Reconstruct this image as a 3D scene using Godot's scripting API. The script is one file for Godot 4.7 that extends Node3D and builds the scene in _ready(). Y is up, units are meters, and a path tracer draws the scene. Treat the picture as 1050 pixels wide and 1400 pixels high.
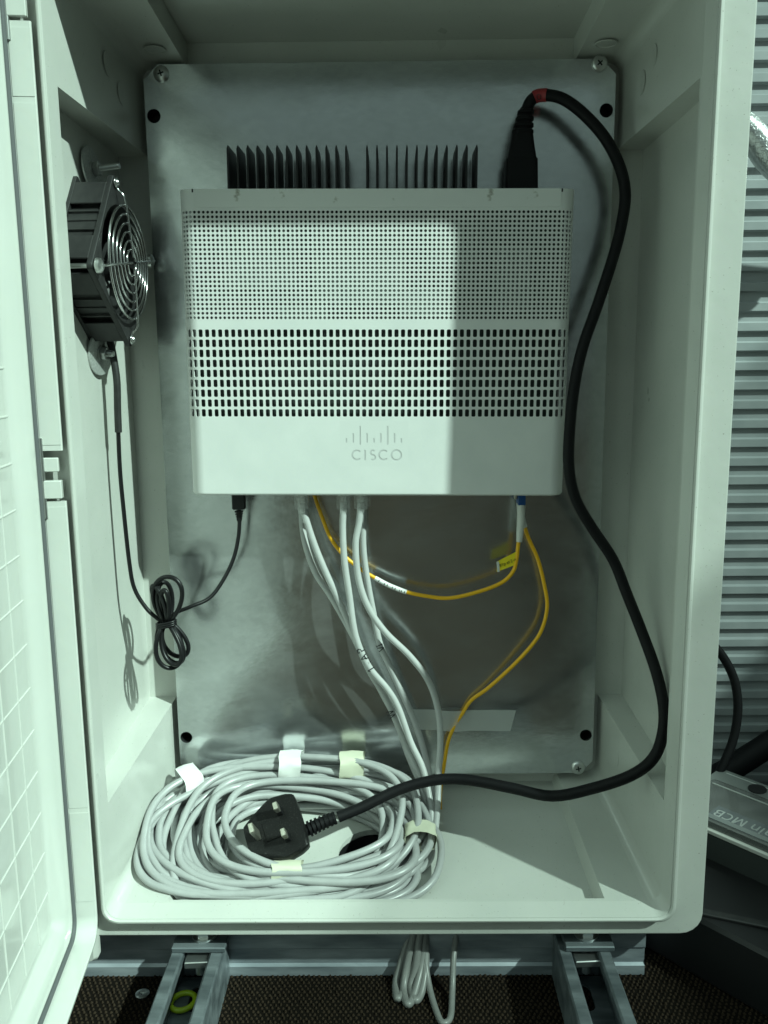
extends Node3D
# All lengths below are in millimetres and become metres when a mesh is made.
const S := 0.001
var rng := RandomNumberGenerator.new()
var M := {}
var taken := {}

# ---------------------------------------------------------------- mesh building
class MB:
	var v := PackedVector3Array()
	var n := PackedVector3Array()
	func tri(a: Vector3, b: Vector3, c: Vector3) -> void:
		v.append(a); v.append(b); v.append(c)
		n.append(Vector3.ZERO); n.append(Vector3.ZERO); n.append(Vector3.ZERO)
	func trin(a: Vector3, b: Vector3, c: Vector3, na: Vector3, nb: Vector3, nc: Vector3) -> void:
		if (b - a).cross(c - a).dot(na + nb + nc) > 0.0:
			v.append(a); v.append(c); v.append(b)
			n.append(na); n.append(nc); n.append(nb)
		else:
			v.append(a); v.append(b); v.append(c)
			n.append(na); n.append(nb); n.append(nc)
	func quad(a: Vector3, b: Vector3, c: Vector3, d: Vector3) -> void:
		tri(a, b, c); tri(a, c, d)
	func quadn(a: Vector3, b: Vector3, c: Vector3, d: Vector3, na: Vector3, nb: Vector3, nc: Vector3, nd: Vector3) -> void:
		trin(a, b, c, na, nb, nc); trin(a, c, d, na, nc, nd)
	func loft(loops: Array, closed := true, skip = null) -> void:
		for i in loops.size() - 1:
			var p: PackedVector3Array = loops[i]
			var q: PackedVector3Array = loops[i + 1]
			var m := p.size()
			for k in (m if closed else m - 1):
				if skip != null and skip.call(i, k):
					continue
				var l := (k + 1) % m
				quad(p[k], p[l], q[l], q[k])
	func fan(loop: PackedVector3Array) -> void:
		var c := Vector3.ZERO
		for p in loop: c += p
		c /= loop.size()
		for k in loop.size():
			tri(c, loop[k], loop[(k + 1) % loop.size()])
	func box(c: Vector3, s: Vector3, b := Basis(), bev := 0.6) -> void:
		bev = minf(bev, minf(s.x, minf(s.y, s.z)) * 0.3)
		var h := s * 0.5
		# chamfered box: 3 inset faces per axis pair, edges and corners
		var P := func(sx: float, sy: float, sz: float, ax: int) -> Vector3:
			var q := Vector3(sx * (h.x - (0.0 if ax == 0 else bev)), sy * (h.y - (0.0 if ax == 1 else bev)), sz * (h.z - (0.0 if ax == 2 else bev)))
			return c + b * q
		for s1: float in [-1.0, 1.0]:
			_f([P.call(s1, -1.0, -1.0, 0), P.call(s1, 1.0, -1.0, 0), P.call(s1, 1.0, 1.0, 0), P.call(s1, -1.0, 1.0, 0)], c)
			_f([P.call(-1.0, s1, -1.0, 1), P.call(1.0, s1, -1.0, 1), P.call(1.0, s1, 1.0, 1), P.call(-1.0, s1, 1.0, 1)], c)
			_f([P.call(-1.0, -1.0, s1, 2), P.call(1.0, -1.0, s1, 2), P.call(1.0, 1.0, s1, 2), P.call(-1.0, 1.0, s1, 2)], c)
			for s2: float in [-1.0, 1.0]:
				_f([P.call(s1, s2, -1.0, 0), P.call(s1, s2, 1.0, 0), P.call(s1, s2, 1.0, 1), P.call(s1, s2, -1.0, 1)], c)
				_f([P.call(s1, -1.0, s2, 0), P.call(s1, 1.0, s2, 0), P.call(s1, 1.0, s2, 2), P.call(s1, -1.0, s2, 2)], c)
				_f([P.call(-1.0, s1, s2, 1), P.call(1.0, s1, s2, 1), P.call(1.0, s1, s2, 2), P.call(-1.0, s1, s2, 2)], c)
				for s3: float in [-1.0, 1.0]:
					_t(P.call(s1, s2, s3, 0), P.call(s1, s2, s3, 1), P.call(s1, s2, s3, 2), c)
	func _t(a: Vector3, b: Vector3, d: Vector3, c: Vector3) -> void:
		if (b - a).cross(d - a).dot((a + b + d) / 3.0 - c) > 0.0: tri(a, d, b)
		else: tri(a, b, d)
	func _f(q: Array, c: Vector3) -> void:
		_t(q[0], q[1], q[2], c); _t(q[0], q[2], q[3], c)
	# a round bar along pts; rad is one radius or one per point
	func tube(pts: PackedVector3Array, rad, sides := 10, closed := false, caps := true) -> void:
		var m := pts.size()
		var t0 := Vector3.ZERO
		var nn := Vector3.ZERO
		var rings := []
		var norms := []
		for i in m:
			var t: Vector3
			if closed: t = (pts[(i + 1) % m] - pts[(i - 1 + m) % m]).normalized()
			else: t = (pts[mini(i + 1, m - 1)] - pts[maxi(i - 1, 0)]).normalized()
			if i == 0:
				nn = t.cross(Vector3.UP if absf(t.y) < 0.9 else Vector3.RIGHT).normalized()
			else:
				nn = (nn - t * nn.dot(t)).normalized()
			var bb := t.cross(nn)
			var r: float = rad if (rad is float or rad is int) else rad[i]
			var ring := PackedVector3Array(); var nr := PackedVector3Array()
			for k in sides:
				var a := TAU * k / sides
				var d := nn * cos(a) + bb * sin(a)
				ring.append(pts[i] + d * r); nr.append(d)
			rings.append(ring); norms.append(nr)
		for i in (m if closed else m - 1):
			var j := (i + 1) % m
			var sh := 0
			if closed and j == 0:   # match the twist where the ring closes
				var best := 1e9
				for k in sides:
					var dd: float = rings[i][0].distance_squared_to(rings[0][k])
					if dd < best: best = dd; sh = k
			for k in sides:
				var l := (k + 1) % sides
				quadn(rings[i][k], rings[i][l], rings[j][(l + sh) % sides], rings[j][(k + sh) % sides], norms[i][k], norms[i][l], norms[j][(l + sh) % sides], norms[j][(k + sh) % sides])
		if caps and not closed:
			for e in [0, m - 1]:
				var o: Vector3 = (pts[e] - pts[1 if e == 0 else m - 2]).normalized()
				for k in sides:
					trin(pts[e], rings[e][k], rings[e][(k + 1) % sides], o, o, o)
	# turned shape: prof holds (radius, height) pairs along axis z of frame t
	func lathe(prof: PackedVector2Array, t: Transform3D, sides := 20) -> void:
		var loops := []
		for p in prof:
			var l := PackedVector3Array()
			for k in sides:
				var a := TAU * k / sides
				l.append(t * Vector3(cos(a) * p.x, sin(a) * p.x, p.y))
			loops.append(l)
		loft(loops)
	func mesh(crease := 40.0) -> ArrayMesh:
		var m := v.size() / 3
		var fn := PackedVector3Array(); fn.resize(m)
		var at := {}
		for i in m:
			var a := v[i * 3]
			var c := (v[i * 3 + 1] - a).cross(v[i * 3 + 2] - a)
			fn[i] = -c
			if n[i * 3] == Vector3.ZERO:
				for k in 3:
					var key := Vector3i((v[i * 3 + k] * 500.0).round())
					if at.has(key): at[key].append(i)
					else: at[key] = [i]
		var lim := cos(deg_to_rad(crease))
		for i in m:
			if n[i * 3] != Vector3.ZERO: continue
			var f := fn[i].normalized()
			for k in 3:
				var key := Vector3i((v[i * 3 + k] * 500.0).round())
				var sum := Vector3.ZERO
				for j in at[key]:
					if fn[j].normalized().dot(f) >= lim: sum += fn[j]
				n[i * 3 + k] = sum.normalized() if sum.length_squared() > 0.0 else f
		var out := PackedVector3Array(); out.resize(v.size())
		for i in v.size(): out[i] = v[i] * 0.001
		var arr := []; arr.resize(Mesh.ARRAY_MAX)
		arr[Mesh.ARRAY_VERTEX] = out; arr[Mesh.ARRAY_NORMAL] = n
		var am := ArrayMesh.new()
		am.add_surface_from_arrays(Mesh.PRIMITIVE_TRIANGLES, arr)
		return am

# ---------------------------------------------------------------- nodes
func numbered(called: String) -> String:
	if not taken.has(called):
		taken[called] = 0
		return called
	taken[called] += 1
	return "%s_%03d" % [called, taken[called]]

func thing(called: String, label: String, category: String, at := Vector3.ZERO, b := Basis(), group := "") -> Node3D:
	var o := Node3D.new(); o.name = numbered(called); add_child(o)
	o.transform = Transform3D(b, at * S)
	tag(o, label, category, group)
	return o

func tag(o: Node, label: String, category: String, group := "") -> void:
	if label: o.set_meta("label", label)
	if category: o.set_meta("category", category)
	if group: o.set_meta("group", group)

func put(called: String, mb: MB, mat: Material, parent: Node = self, crease := 40.0) -> MeshInstance3D:
	var o := MeshInstance3D.new()
	o.name = called if parent != self else numbered(called)
	o.mesh = mb.mesh(crease)
	o.material_override = mat
	parent.add_child(o, true)
	return o

func same(called: String, mesh: Mesh, mat: Material, parent: Node, t := Transform3D()) -> MeshInstance3D:
	var o := MeshInstance3D.new()
	o.name = called; o.mesh = mesh; o.material_override = mat
	o.transform = Transform3D(t.basis, t.origin * S)
	parent.add_child(o, true)
	return o

func V(a: Array) -> PackedVector3Array:
	var p := PackedVector3Array()
	for i in a.size() / 3: p.append(Vector3(a[i * 3], a[i * 3 + 1], a[i * 3 + 2]))
	return p

func spline(p: PackedVector3Array, per := 6, closed := false) -> PackedVector3Array:
	var out := PackedVector3Array()
	var m := p.size()
	for i in (m if closed else m - 1):
		var a := p[(i - 1 + m) % m] if closed else p[maxi(i - 1, 0)]
		var b := p[i]
		var c := p[(i + 1) % m]
		var d := p[(i + 2) % m] if closed else p[mini(i + 2, m - 1)]
		for k in per:
			var t := float(k) / per
			out.append(0.5 * (2.0 * b + (c - a) * t + (2.0 * a - 5.0 * b + 4.0 * c - d) * t * t + (3.0 * b - a - 3.0 * c + d) * t * t * t))
	if not closed: out.append(p[m - 1])
	return out

# rounded rectangle in the plane z, n points in each corner
func rr(x0: float, x1: float, y0: float, y1: float, r: float, z: float, n := 6) -> PackedVector3Array:
	var out := PackedVector3Array()
	var cs := [Vector2(x1 - r, y1 - r), Vector2(x0 + r, y1 - r), Vector2(x0 + r, y0 + r), Vector2(x1 - r, y0 + r)]
	for q in 4:
		for k in n:
			var a := PI * 0.5 * (q + float(k) / (n - 1))
			out.append(Vector3(cs[q].x + cos(a) * r, cs[q].y + sin(a) * r, z))
	return out

# a rectangle with a rounded hole through it: calls f(x, y, depth) for places and g(x) for the outward normal
func cell(mb: MB, x0: float, x1: float, y0: float, y1: float, hx: float, hy: float, r: float, depth: float, f: Callable, g: Callable, n := 4) -> void:
	var cx := (x0 + x1) * 0.5; var cy := (y0 + y1) * 0.5
	var ix := PackedVector2Array(); var ox := PackedVector2Array()
	for q in 4:
		var sx := 1.0 if q == 0 or q == 3 else -1.0
		var sy := 1.0 if q < 2 else -1.0
		for k in n:
			var a := PI * 0.5 * (q + float(k) / (n - 1))
			ix.append(Vector2(cx + sx * (hx - r) + cos(a) * r, cy + sy * (hy - r) + sin(a) * r))
			var corner := Vector2(x1 if sx > 0 else x0, y1 if sy > 0 else y0)
			var e := corner
			if k == 0:
				e = Vector2(corner.x, cy + sy * (hy - r)) if q % 2 == 0 else Vector2(cx + sx * (hx - r), corner.y)
			elif k == n - 1:
				e = Vector2(cx + sx * (hx - r), corner.y) if q % 2 == 0 else Vector2(corner.x, cy + sy * (hy - r))
			ox.append(e)
	var m := ix.size()
	for k in m:
		var l := (k + 1) % m
		var na: Vector3 = g.call(ox[k].x); var nb: Vector3 = g.call(ox[l].x)
		var a: Vector3 = f.call(ox[k].x, ox[k].y, 0.0); var b: Vector3 = f.call(ox[l].x, ox[l].y, 0.0)
		var c: Vector3 = f.call(ix[l].x, ix[l].y, 0.0); var d: Vector3 = f.call(ix[k].x, ix[k].y, 0.0)
		var nc: Vector3 = g.call(ix[l].x); var nd: Vector3 = g.call(ix[k].x)
		if ox[k].distance_squared_to(ox[l]) > 1e-6: mb.trin(a, b, c, na, nb, nc)
		mb.trin(a, c, d, na, nc, nd)
		if depth > 0.0:
			var c2: Vector3 = f.call(ix[l].x, ix[l].y, depth); var d2: Vector3 = f.call(ix[k].x, ix[k].y, depth)
			var mid: Vector3 = f.call(cx, cy, depth * 0.5)
			var w := (mid - (c + d + c2 + d2) * 0.25).normalized()
			mb.quadn(c, d, d2, c2, w, w, w, w)

# ---------------------------------------------------------------- materials
func lin(r: float, g: float, b: float, a := 1.0) -> Color:
	var c := Color(r, g, b).linear_to_srgb()
	c.a = a
	return c

func noise_tex(freq: float, seed_: int, lo: Color, hi: Color, kind := FastNoiseLite.TYPE_SIMPLEX_SMOOTH, oct := 3, size := 512, mid := -1.0) -> NoiseTexture2D:
	var f := FastNoiseLite.new()
	f.noise_type = kind; f.frequency = freq; f.seed = seed_; f.fractal_octaves = oct
	if kind == FastNoiseLite.TYPE_CELLULAR: f.cellular_return_type = FastNoiseLite.RETURN_CELL_VALUE
	var t := NoiseTexture2D.new()
	t.width = size; t.height = size; t.seamless = true; t.noise = f
	var gr := Gradient.new()
	gr.set_color(0, lo); gr.set_color(1, hi)
	if mid >= 0.0: gr.set_offset(0, mid)
	t.color_ramp = gr
	return t

func mat(c: Color, rough: float, metal := 0.0, spec := 0.5) -> StandardMaterial3D:
	var m := StandardMaterial3D.new()
	m.albedo_color = c; m.roughness = rough; m.metallic = metal; m.metallic_specular = spec
	return m

func tri_tex(m: StandardMaterial3D, per_m: float) -> void:
	m.uv1_triplanar = true
	m.uv1_scale = Vector3.ONE * per_m

func g(x: float) -> Color:
	return Color(x, x, x)

func materials() -> void:
	# moulded cabinet: light grey glass-reinforced polyester, a little dusty
	var c := mat(Color(1, 1, 1), 0.38)
	c.albedo_texture = noise_tex(0.006, 3, lin(0.52, 0.535, 0.50), lin(0.585, 0.59, 0.555), FastNoiseLite.TYPE_SIMPLEX_SMOOTH, 5)
	c.roughness_texture = noise_tex(0.01, 5, g(0.7), g(1.0), FastNoiseLite.TYPE_SIMPLEX_SMOOTH, 4)
	c.heightmap_enabled = true; c.heightmap_scale = 0.02
	c.heightmap_texture = noise_tex(0.05, 8, g(0.3), g(0.7), FastNoiseLite.TYPE_SIMPLEX_SMOOTH, 2)
	c.clearcoat_enabled = true; c.clearcoat = 0.25; c.clearcoat_roughness = 0.12
	tri_tex(c, 3.1)
	c.detail_enabled = true
	c.detail_mask = noise_tex(0.11, 9, g(0.0), g(1.0), FastNoiseLite.TYPE_SIMPLEX_SMOOTH, 3, 1024, 0.83)
	(c.detail_mask as NoiseTexture2D).color_ramp.set_offset(1, 0.88)
	c.detail_albedo = noise_tex(0.02, 10, lin(0.16, 0.14, 0.11), lin(0.34, 0.32, 0.28))
	M.cab = c
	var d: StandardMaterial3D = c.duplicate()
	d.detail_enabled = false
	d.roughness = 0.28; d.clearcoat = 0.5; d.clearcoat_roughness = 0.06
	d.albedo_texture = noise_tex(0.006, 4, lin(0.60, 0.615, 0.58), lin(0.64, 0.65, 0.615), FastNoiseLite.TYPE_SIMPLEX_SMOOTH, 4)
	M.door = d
	# router cover: off-white painted sheet with a fine texture
	var w := mat(Color(1, 1, 1), 0.55)
	w.albedo_texture = noise_tex(0.008, 12, lin(0.70, 0.71, 0.70), lin(0.76, 0.765, 0.75), FastNoiseLite.TYPE_SIMPLEX_SMOOTH, 5)
	w.heightmap_enabled = true; w.heightmap_scale = 0.004
	w.heightmap_texture = noise_tex(0.16, 18, g(0.2), g(0.8), FastNoiseLite.TYPE_SIMPLEX_SMOOTH, 2)
	tri_tex(w, 5.0)
	M.cover = w
	var ws: StandardMaterial3D = w.duplicate()
	ws.albedo_texture = noise_tex(0.02, 31, lin(0.30, 0.29, 0.25), lin(0.72, 0.73, 0.71), FastNoiseLite.TYPE_SIMPLEX_SMOOTH, 5, 512)
	(ws.albedo_texture as NoiseTexture2D).color_ramp.set_offset(1, 0.17)
	M.strip = ws
	# galvanised steel
	var p := mat(Color(1, 1, 1), 0.25, 0.91)
	p.albedo_texture = noise_tex(0.11, 41, lin(0.56, 0.58, 0.59), lin(0.63, 0.65, 0.66), FastNoiseLite.TYPE_CELLULAR, 2)
	p.roughness_texture = noise_tex(0.012, 42, g(0.55), g(1.0), FastNoiseLite.TYPE_SIMPLEX_SMOOTH, 3)
	p.heightmap_enabled = true; p.heightmap_scale = 0.0026
	p.heightmap_texture = noise_tex(0.03, 43, g(0.0), g(1.0), FastNoiseLite.TYPE_SIMPLEX_SMOOTH, 7, 1024)
	p.uv1_triplanar = true; p.uv1_scale = Vector3(3.0, 5.0, 4.0)
	M.plate = p
	var gz := mat(Color(1, 1, 1), 0.5, 0.45)
	gz.albedo_texture = noise_tex(0.012, 51, lin(0.08, 0.095, 0.105), lin(0.27, 0.30, 0.32), FastNoiseLite.TYPE_SIMPLEX_SMOOTH, 5)
	gz.heightmap_enabled = true; gz.heightmap_scale = 0.02
	gz.heightmap_texture = noise_tex(0.06, 52, g(0.2), g(0.8), FastNoiseLite.TYPE_SIMPLEX_SMOOTH, 4)
	gz.uv1_triplanar = true; gz.uv1_scale = Vector3(2.0, 9.0, 9.0)
	M.galv = gz
	var bz: StandardMaterial3D = gz.duplicate()
	bz.albedo_texture = noise_tex(0.012, 58, lin(0.20, 0.23, 0.26), lin(0.52, 0.56, 0.60), FastNoiseLite.TYPE_SIMPLEX_SMOOTH, 6)
	M.beam = bz
	M.gasket = mat(lin(0.10, 0.105, 0.11), 0.7)
	M.zinc = mat(lin(0.62, 0.63, 0.62), 0.28, 0.95)
	var wz := mat(Color(1, 1, 1), 0.5, 0.55)
	wz.albedo_texture = noise_tex(0.08, 55, lin(0.42, 0.43, 0.42), lin(0.66, 0.67, 0.65), FastNoiseLite.TYPE_SIMPLEX_SMOOTH, 4)
	tri_tex(wz, 10.0)
	M.washer = wz
	M.chrome = mat(lin(0.72, 0.72, 0.72), 0.12, 1.0)
	M.black = mat(lin(0.009, 0.009, 0.010), 0.36, 0.0, 0.4)
	var fp := mat(Color(1, 1, 1), 0.5)
	fp.albedo_texture = noise_tex(0.03, 61, lin(0.014, 0.014, 0.015), lin(0.030, 0.030, 0.029), FastNoiseLite.TYPE_SIMPLEX_SMOOTH, 4)
	tri_tex(fp, 8.0)
	M.fan = fp
	M.rubber = mat(lin(0.007, 0.007, 0.008), 0.55, 0.0, 0.3)
	var pl: StandardMaterial3D = mat(Color(1, 1, 1), 0.4, 0.0, 0.3)
	pl.albedo_texture = noise_tex(0.09, 63, lin(0.008, 0.008, 0.008), lin(0.05, 0.05, 0.045), FastNoiseLite.TYPE_SIMPLEX_SMOOTH, 4, 512, 0.6)
	tri_tex(pl, 12.0)
	M.plug = pl
	M.brass = mat(lin(0.62, 0.60, 0.52), 0.3, 0.9)
	M.fin = mat(lin(0.012, 0.012, 0.013), 0.45, 0.3)
	M.inner = mat(lin(0.02, 0.026, 0.024), 0.6)
	M.inner_light = mat(lin(0.16, 0.18, 0.17), 0.5, 0.4)
	var cb := mat(Color(1, 1, 1), 0.36)
	cb.albedo_texture = noise_tex(0.02, 71, lin(0.35, 0.355, 0.355), lin(0.42, 0.425, 0.425), FastNoiseLite.TYPE_SIMPLEX_SMOOTH, 4)
	cb.clearcoat_enabled = true; cb.clearcoat = 0.3; cb.clearcoat_roughness = 0.25
	tri_tex(cb, 6.0)
	M.cable = cb
	var co: StandardMaterial3D = cb.duplicate()
	co.albedo_texture = noise_tex(0.02, 73, lin(0.17, 0.172, 0.165), lin(0.23, 0.232, 0.225), FastNoiseLite.TYPE_SIMPLEX_SMOOTH, 4)
	co.roughness = 0.5
	M.cable_old = co
	var cd: StandardMaterial3D = cb.duplicate()
	cd.albedo_texture = noise_tex(0.02, 72, lin(0.45, 0.455, 0.45), lin(0.52, 0.525, 0.52), FastNoiseLite.TYPE_SIMPLEX_SMOOTH, 4)
	M.cable_pale = cd
	M.yellow = mat(lin(0.90, 0.47, 0.006), 0.38)
	M.label_yellow = mat(lin(0.92, 0.74, 0.025), 0.5)
	M.blue = mat(lin(0.012, 0.075, 0.26), 0.35)
	M.boot = mat(lin(0.66, 0.66, 0.62), 0.45)
	M.paper = mat(lin(0.80, 0.80, 0.78), 0.6)
	M.paper_warm = mat(lin(0.66, 0.66, 0.52), 0.6)
	M.ink = mat(lin(0.01, 0.01, 0.012), 0.5)
	M.red = mat(lin(0.32, 0.025, 0.03), 0.45)
	M.lime = mat(lin(0.34, 0.46, 0.015), 0.35)
	var tp := mat(lin(0.85, 0.86, 0.84, 0.42), 0.3)
	tp.transparency = BaseMaterial3D.TRANSPARENCY_ALPHA
	M.tape = tp
	M.frost = mat(lin(0.30, 0.32, 0.31, 0.55), 0.3)
	M.frost.transparency = BaseMaterial3D.TRANSPARENCY_ALPHA
	M.frost_edge = mat(lin(0.5, 0.52, 0.5), 0.35)
	var tn := mat(lin(0.05, 0.06, 0.06, 0.45), 0.05)
	tn.transparency = BaseMaterial3D.TRANSPARENCY_ALPHA
	M.tint = tn
	var cl := mat(lin(0.9, 0.92, 0.9, 0.14), 0.08)
	cl.transparency = BaseMaterial3D.TRANSPARENCY_ALPHA
	M.clear = cl
	var ck := mat(Color(1, 1, 1), 0.95, 0.0, 0.2)
	ck.albedo_texture = noise_tex(0.03, 81, lin(0.045, 0.033, 0.023), lin(0.075, 0.056, 0.04), FastNoiseLite.TYPE_SIMPLEX_SMOOTH, 5)
	tri_tex(ck, 3.0)
	M.carpet = ck
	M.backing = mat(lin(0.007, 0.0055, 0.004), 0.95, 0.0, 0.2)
	var lo: StandardMaterial3D = ck.duplicate()
	lo.albedo_texture = noise_tex(0.02, 82, lin(0.010, 0.007, 0.005), lin(0.070, 0.050, 0.033), FastNoiseLite.TYPE_SIMPLEX_SMOOTH, 5)
	M.loops = lo
	var sw := mat(Color(1, 1, 1), 0.45, 0.0)
	sw.albedo_texture = noise_tex(0.01, 91, lin(0.27, 0.295, 0.305), lin(0.37, 0.39, 0.40), FastNoiseLite.TYPE_SIMPLEX_SMOOTH, 4)
	tri_tex(sw, 3.0)
	M.sheet = sw
	M.box = mat(lin(0.008, 0.008, 0.009), 0.55)
	M.grey = mat(lin(0.24, 0.25, 0.24), 0.45)
	M.screen_print = mat(lin(0.55, 0.57, 0.56), 0.6)
	M.case_grey = mat(lin(0.06, 0.068, 0.066), 0.4)
	M.navy = mat(lin(0.02, 0.035, 0.06), 0.5)
	var br := mat(lin(0.5, 0.51, 0.51), 0.3, 0.9)
	br.heightmap_enabled = true; br.heightmap_scale = 0.12
	br.heightmap_texture = noise_tex(0.06, 95, g(0.0), g(1.0), FastNoiseLite.TYPE_CELLULAR, 1)
	tri_tex(br, 12.0)
	M.braid = br

# ---------------------------------------------------------------- scene
func _ready() -> void:
	rng.seed = 20
	var cam := Camera3D.new(); cam.name = "camera"
	cam.fov = 60.76; cam.near = 0.05; cam.far = 60.0
	cam.transform = Transform3D(Basis(Vector3(0.999921, -0.009589, -0.008139), Vector3(0.008017, 0.984534, -0.175009), Vector3(0.009692, 0.17493, 0.984533)), Vector3(8.1, 389.7, 772.4) * S)
	add_child(cam); cam.current = true
	var env := Environment.new()
	env.background_mode = Environment.BG_SKY
	var sky := Sky.new(); var sm := ProceduralSkyMaterial.new()
	sm.sky_top_color = lin(0.58, 0.82, 0.74); sm.sky_horizon_color = lin(0.06, 0.082, 0.078); sm.sky_curve = 1.0
	sm.ground_bottom_color = lin(0.02, 0.022, 0.018); sm.ground_horizon_color = lin(0.05, 0.06, 0.05)
	sky.sky_material = sm; env.sky = sky
	env.tonemap_mode = Environment.TONE_MAPPER_LINEAR; env.tonemap_exposure = 1.08
	env.sdfgi_enabled = true; env.ssao_enabled = true; env.ssil_enabled = true
	var we := WorldEnvironment.new(); we.name = "surroundings"; we.environment = env; add_child(we)
	var sun := DirectionalLight3D.new(); sun.name = "sun"
	sun.light_color = lin(0.74, 1.0, 0.87); sun.light_energy = 1.6; sun.light_angular_distance = 1.1; sun.shadow_enabled = true
	sun.sky_mode = DirectionalLight3D.SKY_MODE_LIGHT_ONLY
	add_child(sun)
	sun.look_at_from_position(Vector3(1.4, 1.435, 1.0), Vector3.ZERO, Vector3.UP)
	materials()
	setting()
	cabinet()
	plate()
	router()
	fan()
	power_cable()
	network_cables()
	fibre()
	coil()
	under()
	right_side()
	small_things()

func setting() -> void:
	# the carpeted floor of the trailer: ribbed needle-punch carpet, its loops as real bumps where the picture shows them
	var f := MB.new()
	f.quad(Vector3(-3000, -118, 3500), Vector3(-3000, -118, -600), Vector3(1340, -118, -600), Vector3(1340, -118, 3500))
	put("floor", f, M.carpet).set_meta("kind", "structure")
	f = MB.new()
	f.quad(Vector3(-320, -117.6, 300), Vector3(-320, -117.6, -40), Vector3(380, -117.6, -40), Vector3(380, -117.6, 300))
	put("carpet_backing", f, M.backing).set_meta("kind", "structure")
	var lp := MB.new()
	var dome := rr(-1.0, 1.0, -1.0, 1.0, 0.98, 0.0, 3)
	for p in 12:
		var q := (p + 1) % 12
		lp.tri(Vector3(dome[p].x * 1.35, -0.2, dome[p].y * 1.2), Vector3(dome[q].x * 1.35, -0.2, dome[q].y * 1.2), Vector3(dome[q].x * 0.8, 1.2, dome[q].y * 0.7))
		lp.tri(Vector3(dome[p].x * 1.35, -0.2, dome[p].y * 1.2), Vector3(dome[q].x * 0.8, 1.2, dome[q].y * 0.7), Vector3(dome[p].x * 0.8, 1.2, dome[p].y * 0.7))
		lp.tri(Vector3(dome[p].x * 0.8, 1.2, dome[p].y * 0.7), Vector3(dome[q].x * 0.8, 1.2, dome[q].y * 0.7), Vector3(0, 1.6, 0))
	var mm := MultiMesh.new(); mm.transform_format = MultiMesh.TRANSFORM_3D
	mm.mesh = lp.mesh(80.0)
	var spots := []
	for i in 150:
		for k in 46:
			var x := -290.0 + i * 4.3 + (2.15 if k % 2 else 0.0) + rng.randf_range(-0.4, 0.4)
			var z := 100.0 + k * 3.6 + rng.randf_range(-0.4, 0.4)
			spots.append(Transform3D(Basis(Vector3.UP, rng.randf() * TAU).scaled(Vector3(rng.randf_range(0.8, 1.15), rng.randf_range(0.6, 1.4), rng.randf_range(0.8, 1.15))), Vector3(x, -117.6, z) * S))
	mm.instance_count = spots.size()
	for i in spots.size(): mm.set_instance_transform(i, spots[i])
	var mi := MultiMeshInstance3D.new(); mi.name = "carpet_loops"; mi.multimesh = mm; mi.material_override = M.loops
	tag(mi, "dark brown carpet of small coarse loops under the cabinet", "carpet"); mi.set_meta("kind", "stuff")
	add_child(mi)
	# corrugated steel sheet behind the cabinet, its ribs running across
	var w := MB.new()
	var prof := PackedVector2Array()
	var y := -118.0
	while y < 1350.0:
		prof.append_array([Vector2(y, -154.5), Vector2(y + 9.0, -154.5), Vector2(y + 10.6, -150), Vector2(y + 18.4, -150), Vector2(y + 20.0, -154.5)])
		y += 20.0
	for i in prof.size() - 1:
		w.quad(Vector3(-900, prof[i].x, prof[i].y), Vector3(1330, prof[i].x, prof[i].y), Vector3(1330, prof[i + 1].x, prof[i + 1].y), Vector3(-900, prof[i + 1].x, prof[i + 1].y))
	w.quad(Vector3(-900, -118, -190), Vector3(1330, -118, -190), Vector3(1330, 1370, -190), Vector3(-900, 1370, -190))
	var o := put("corrugated_wall", w, M.sheet, self, 10.0)
	tag(o, "grey ribbed metal wall in stripes behind the right side of the cabinet", "wall")
	# the side wall of the trailer up to its window sill, out of frame on the right
	var sd := MB.new()
	sd.box(Vector3(1335, 432, 1250), Vector3(30, 1126, 3700))
	put("side_wall", sd, M.sheet).set_meta("kind", "structure")
	# the lower pane of that window is tinted: it lets about half of the sun through
	sd = MB.new()
	sd.quad(Vector3(1330, 995, -600), Vector3(1330, 995, 3100), Vector3(1330, 1353, 3100), Vector3(1330, 1353, -600))
	put("window_pane", sd, M.tint).set_meta("kind", "structure")

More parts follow.
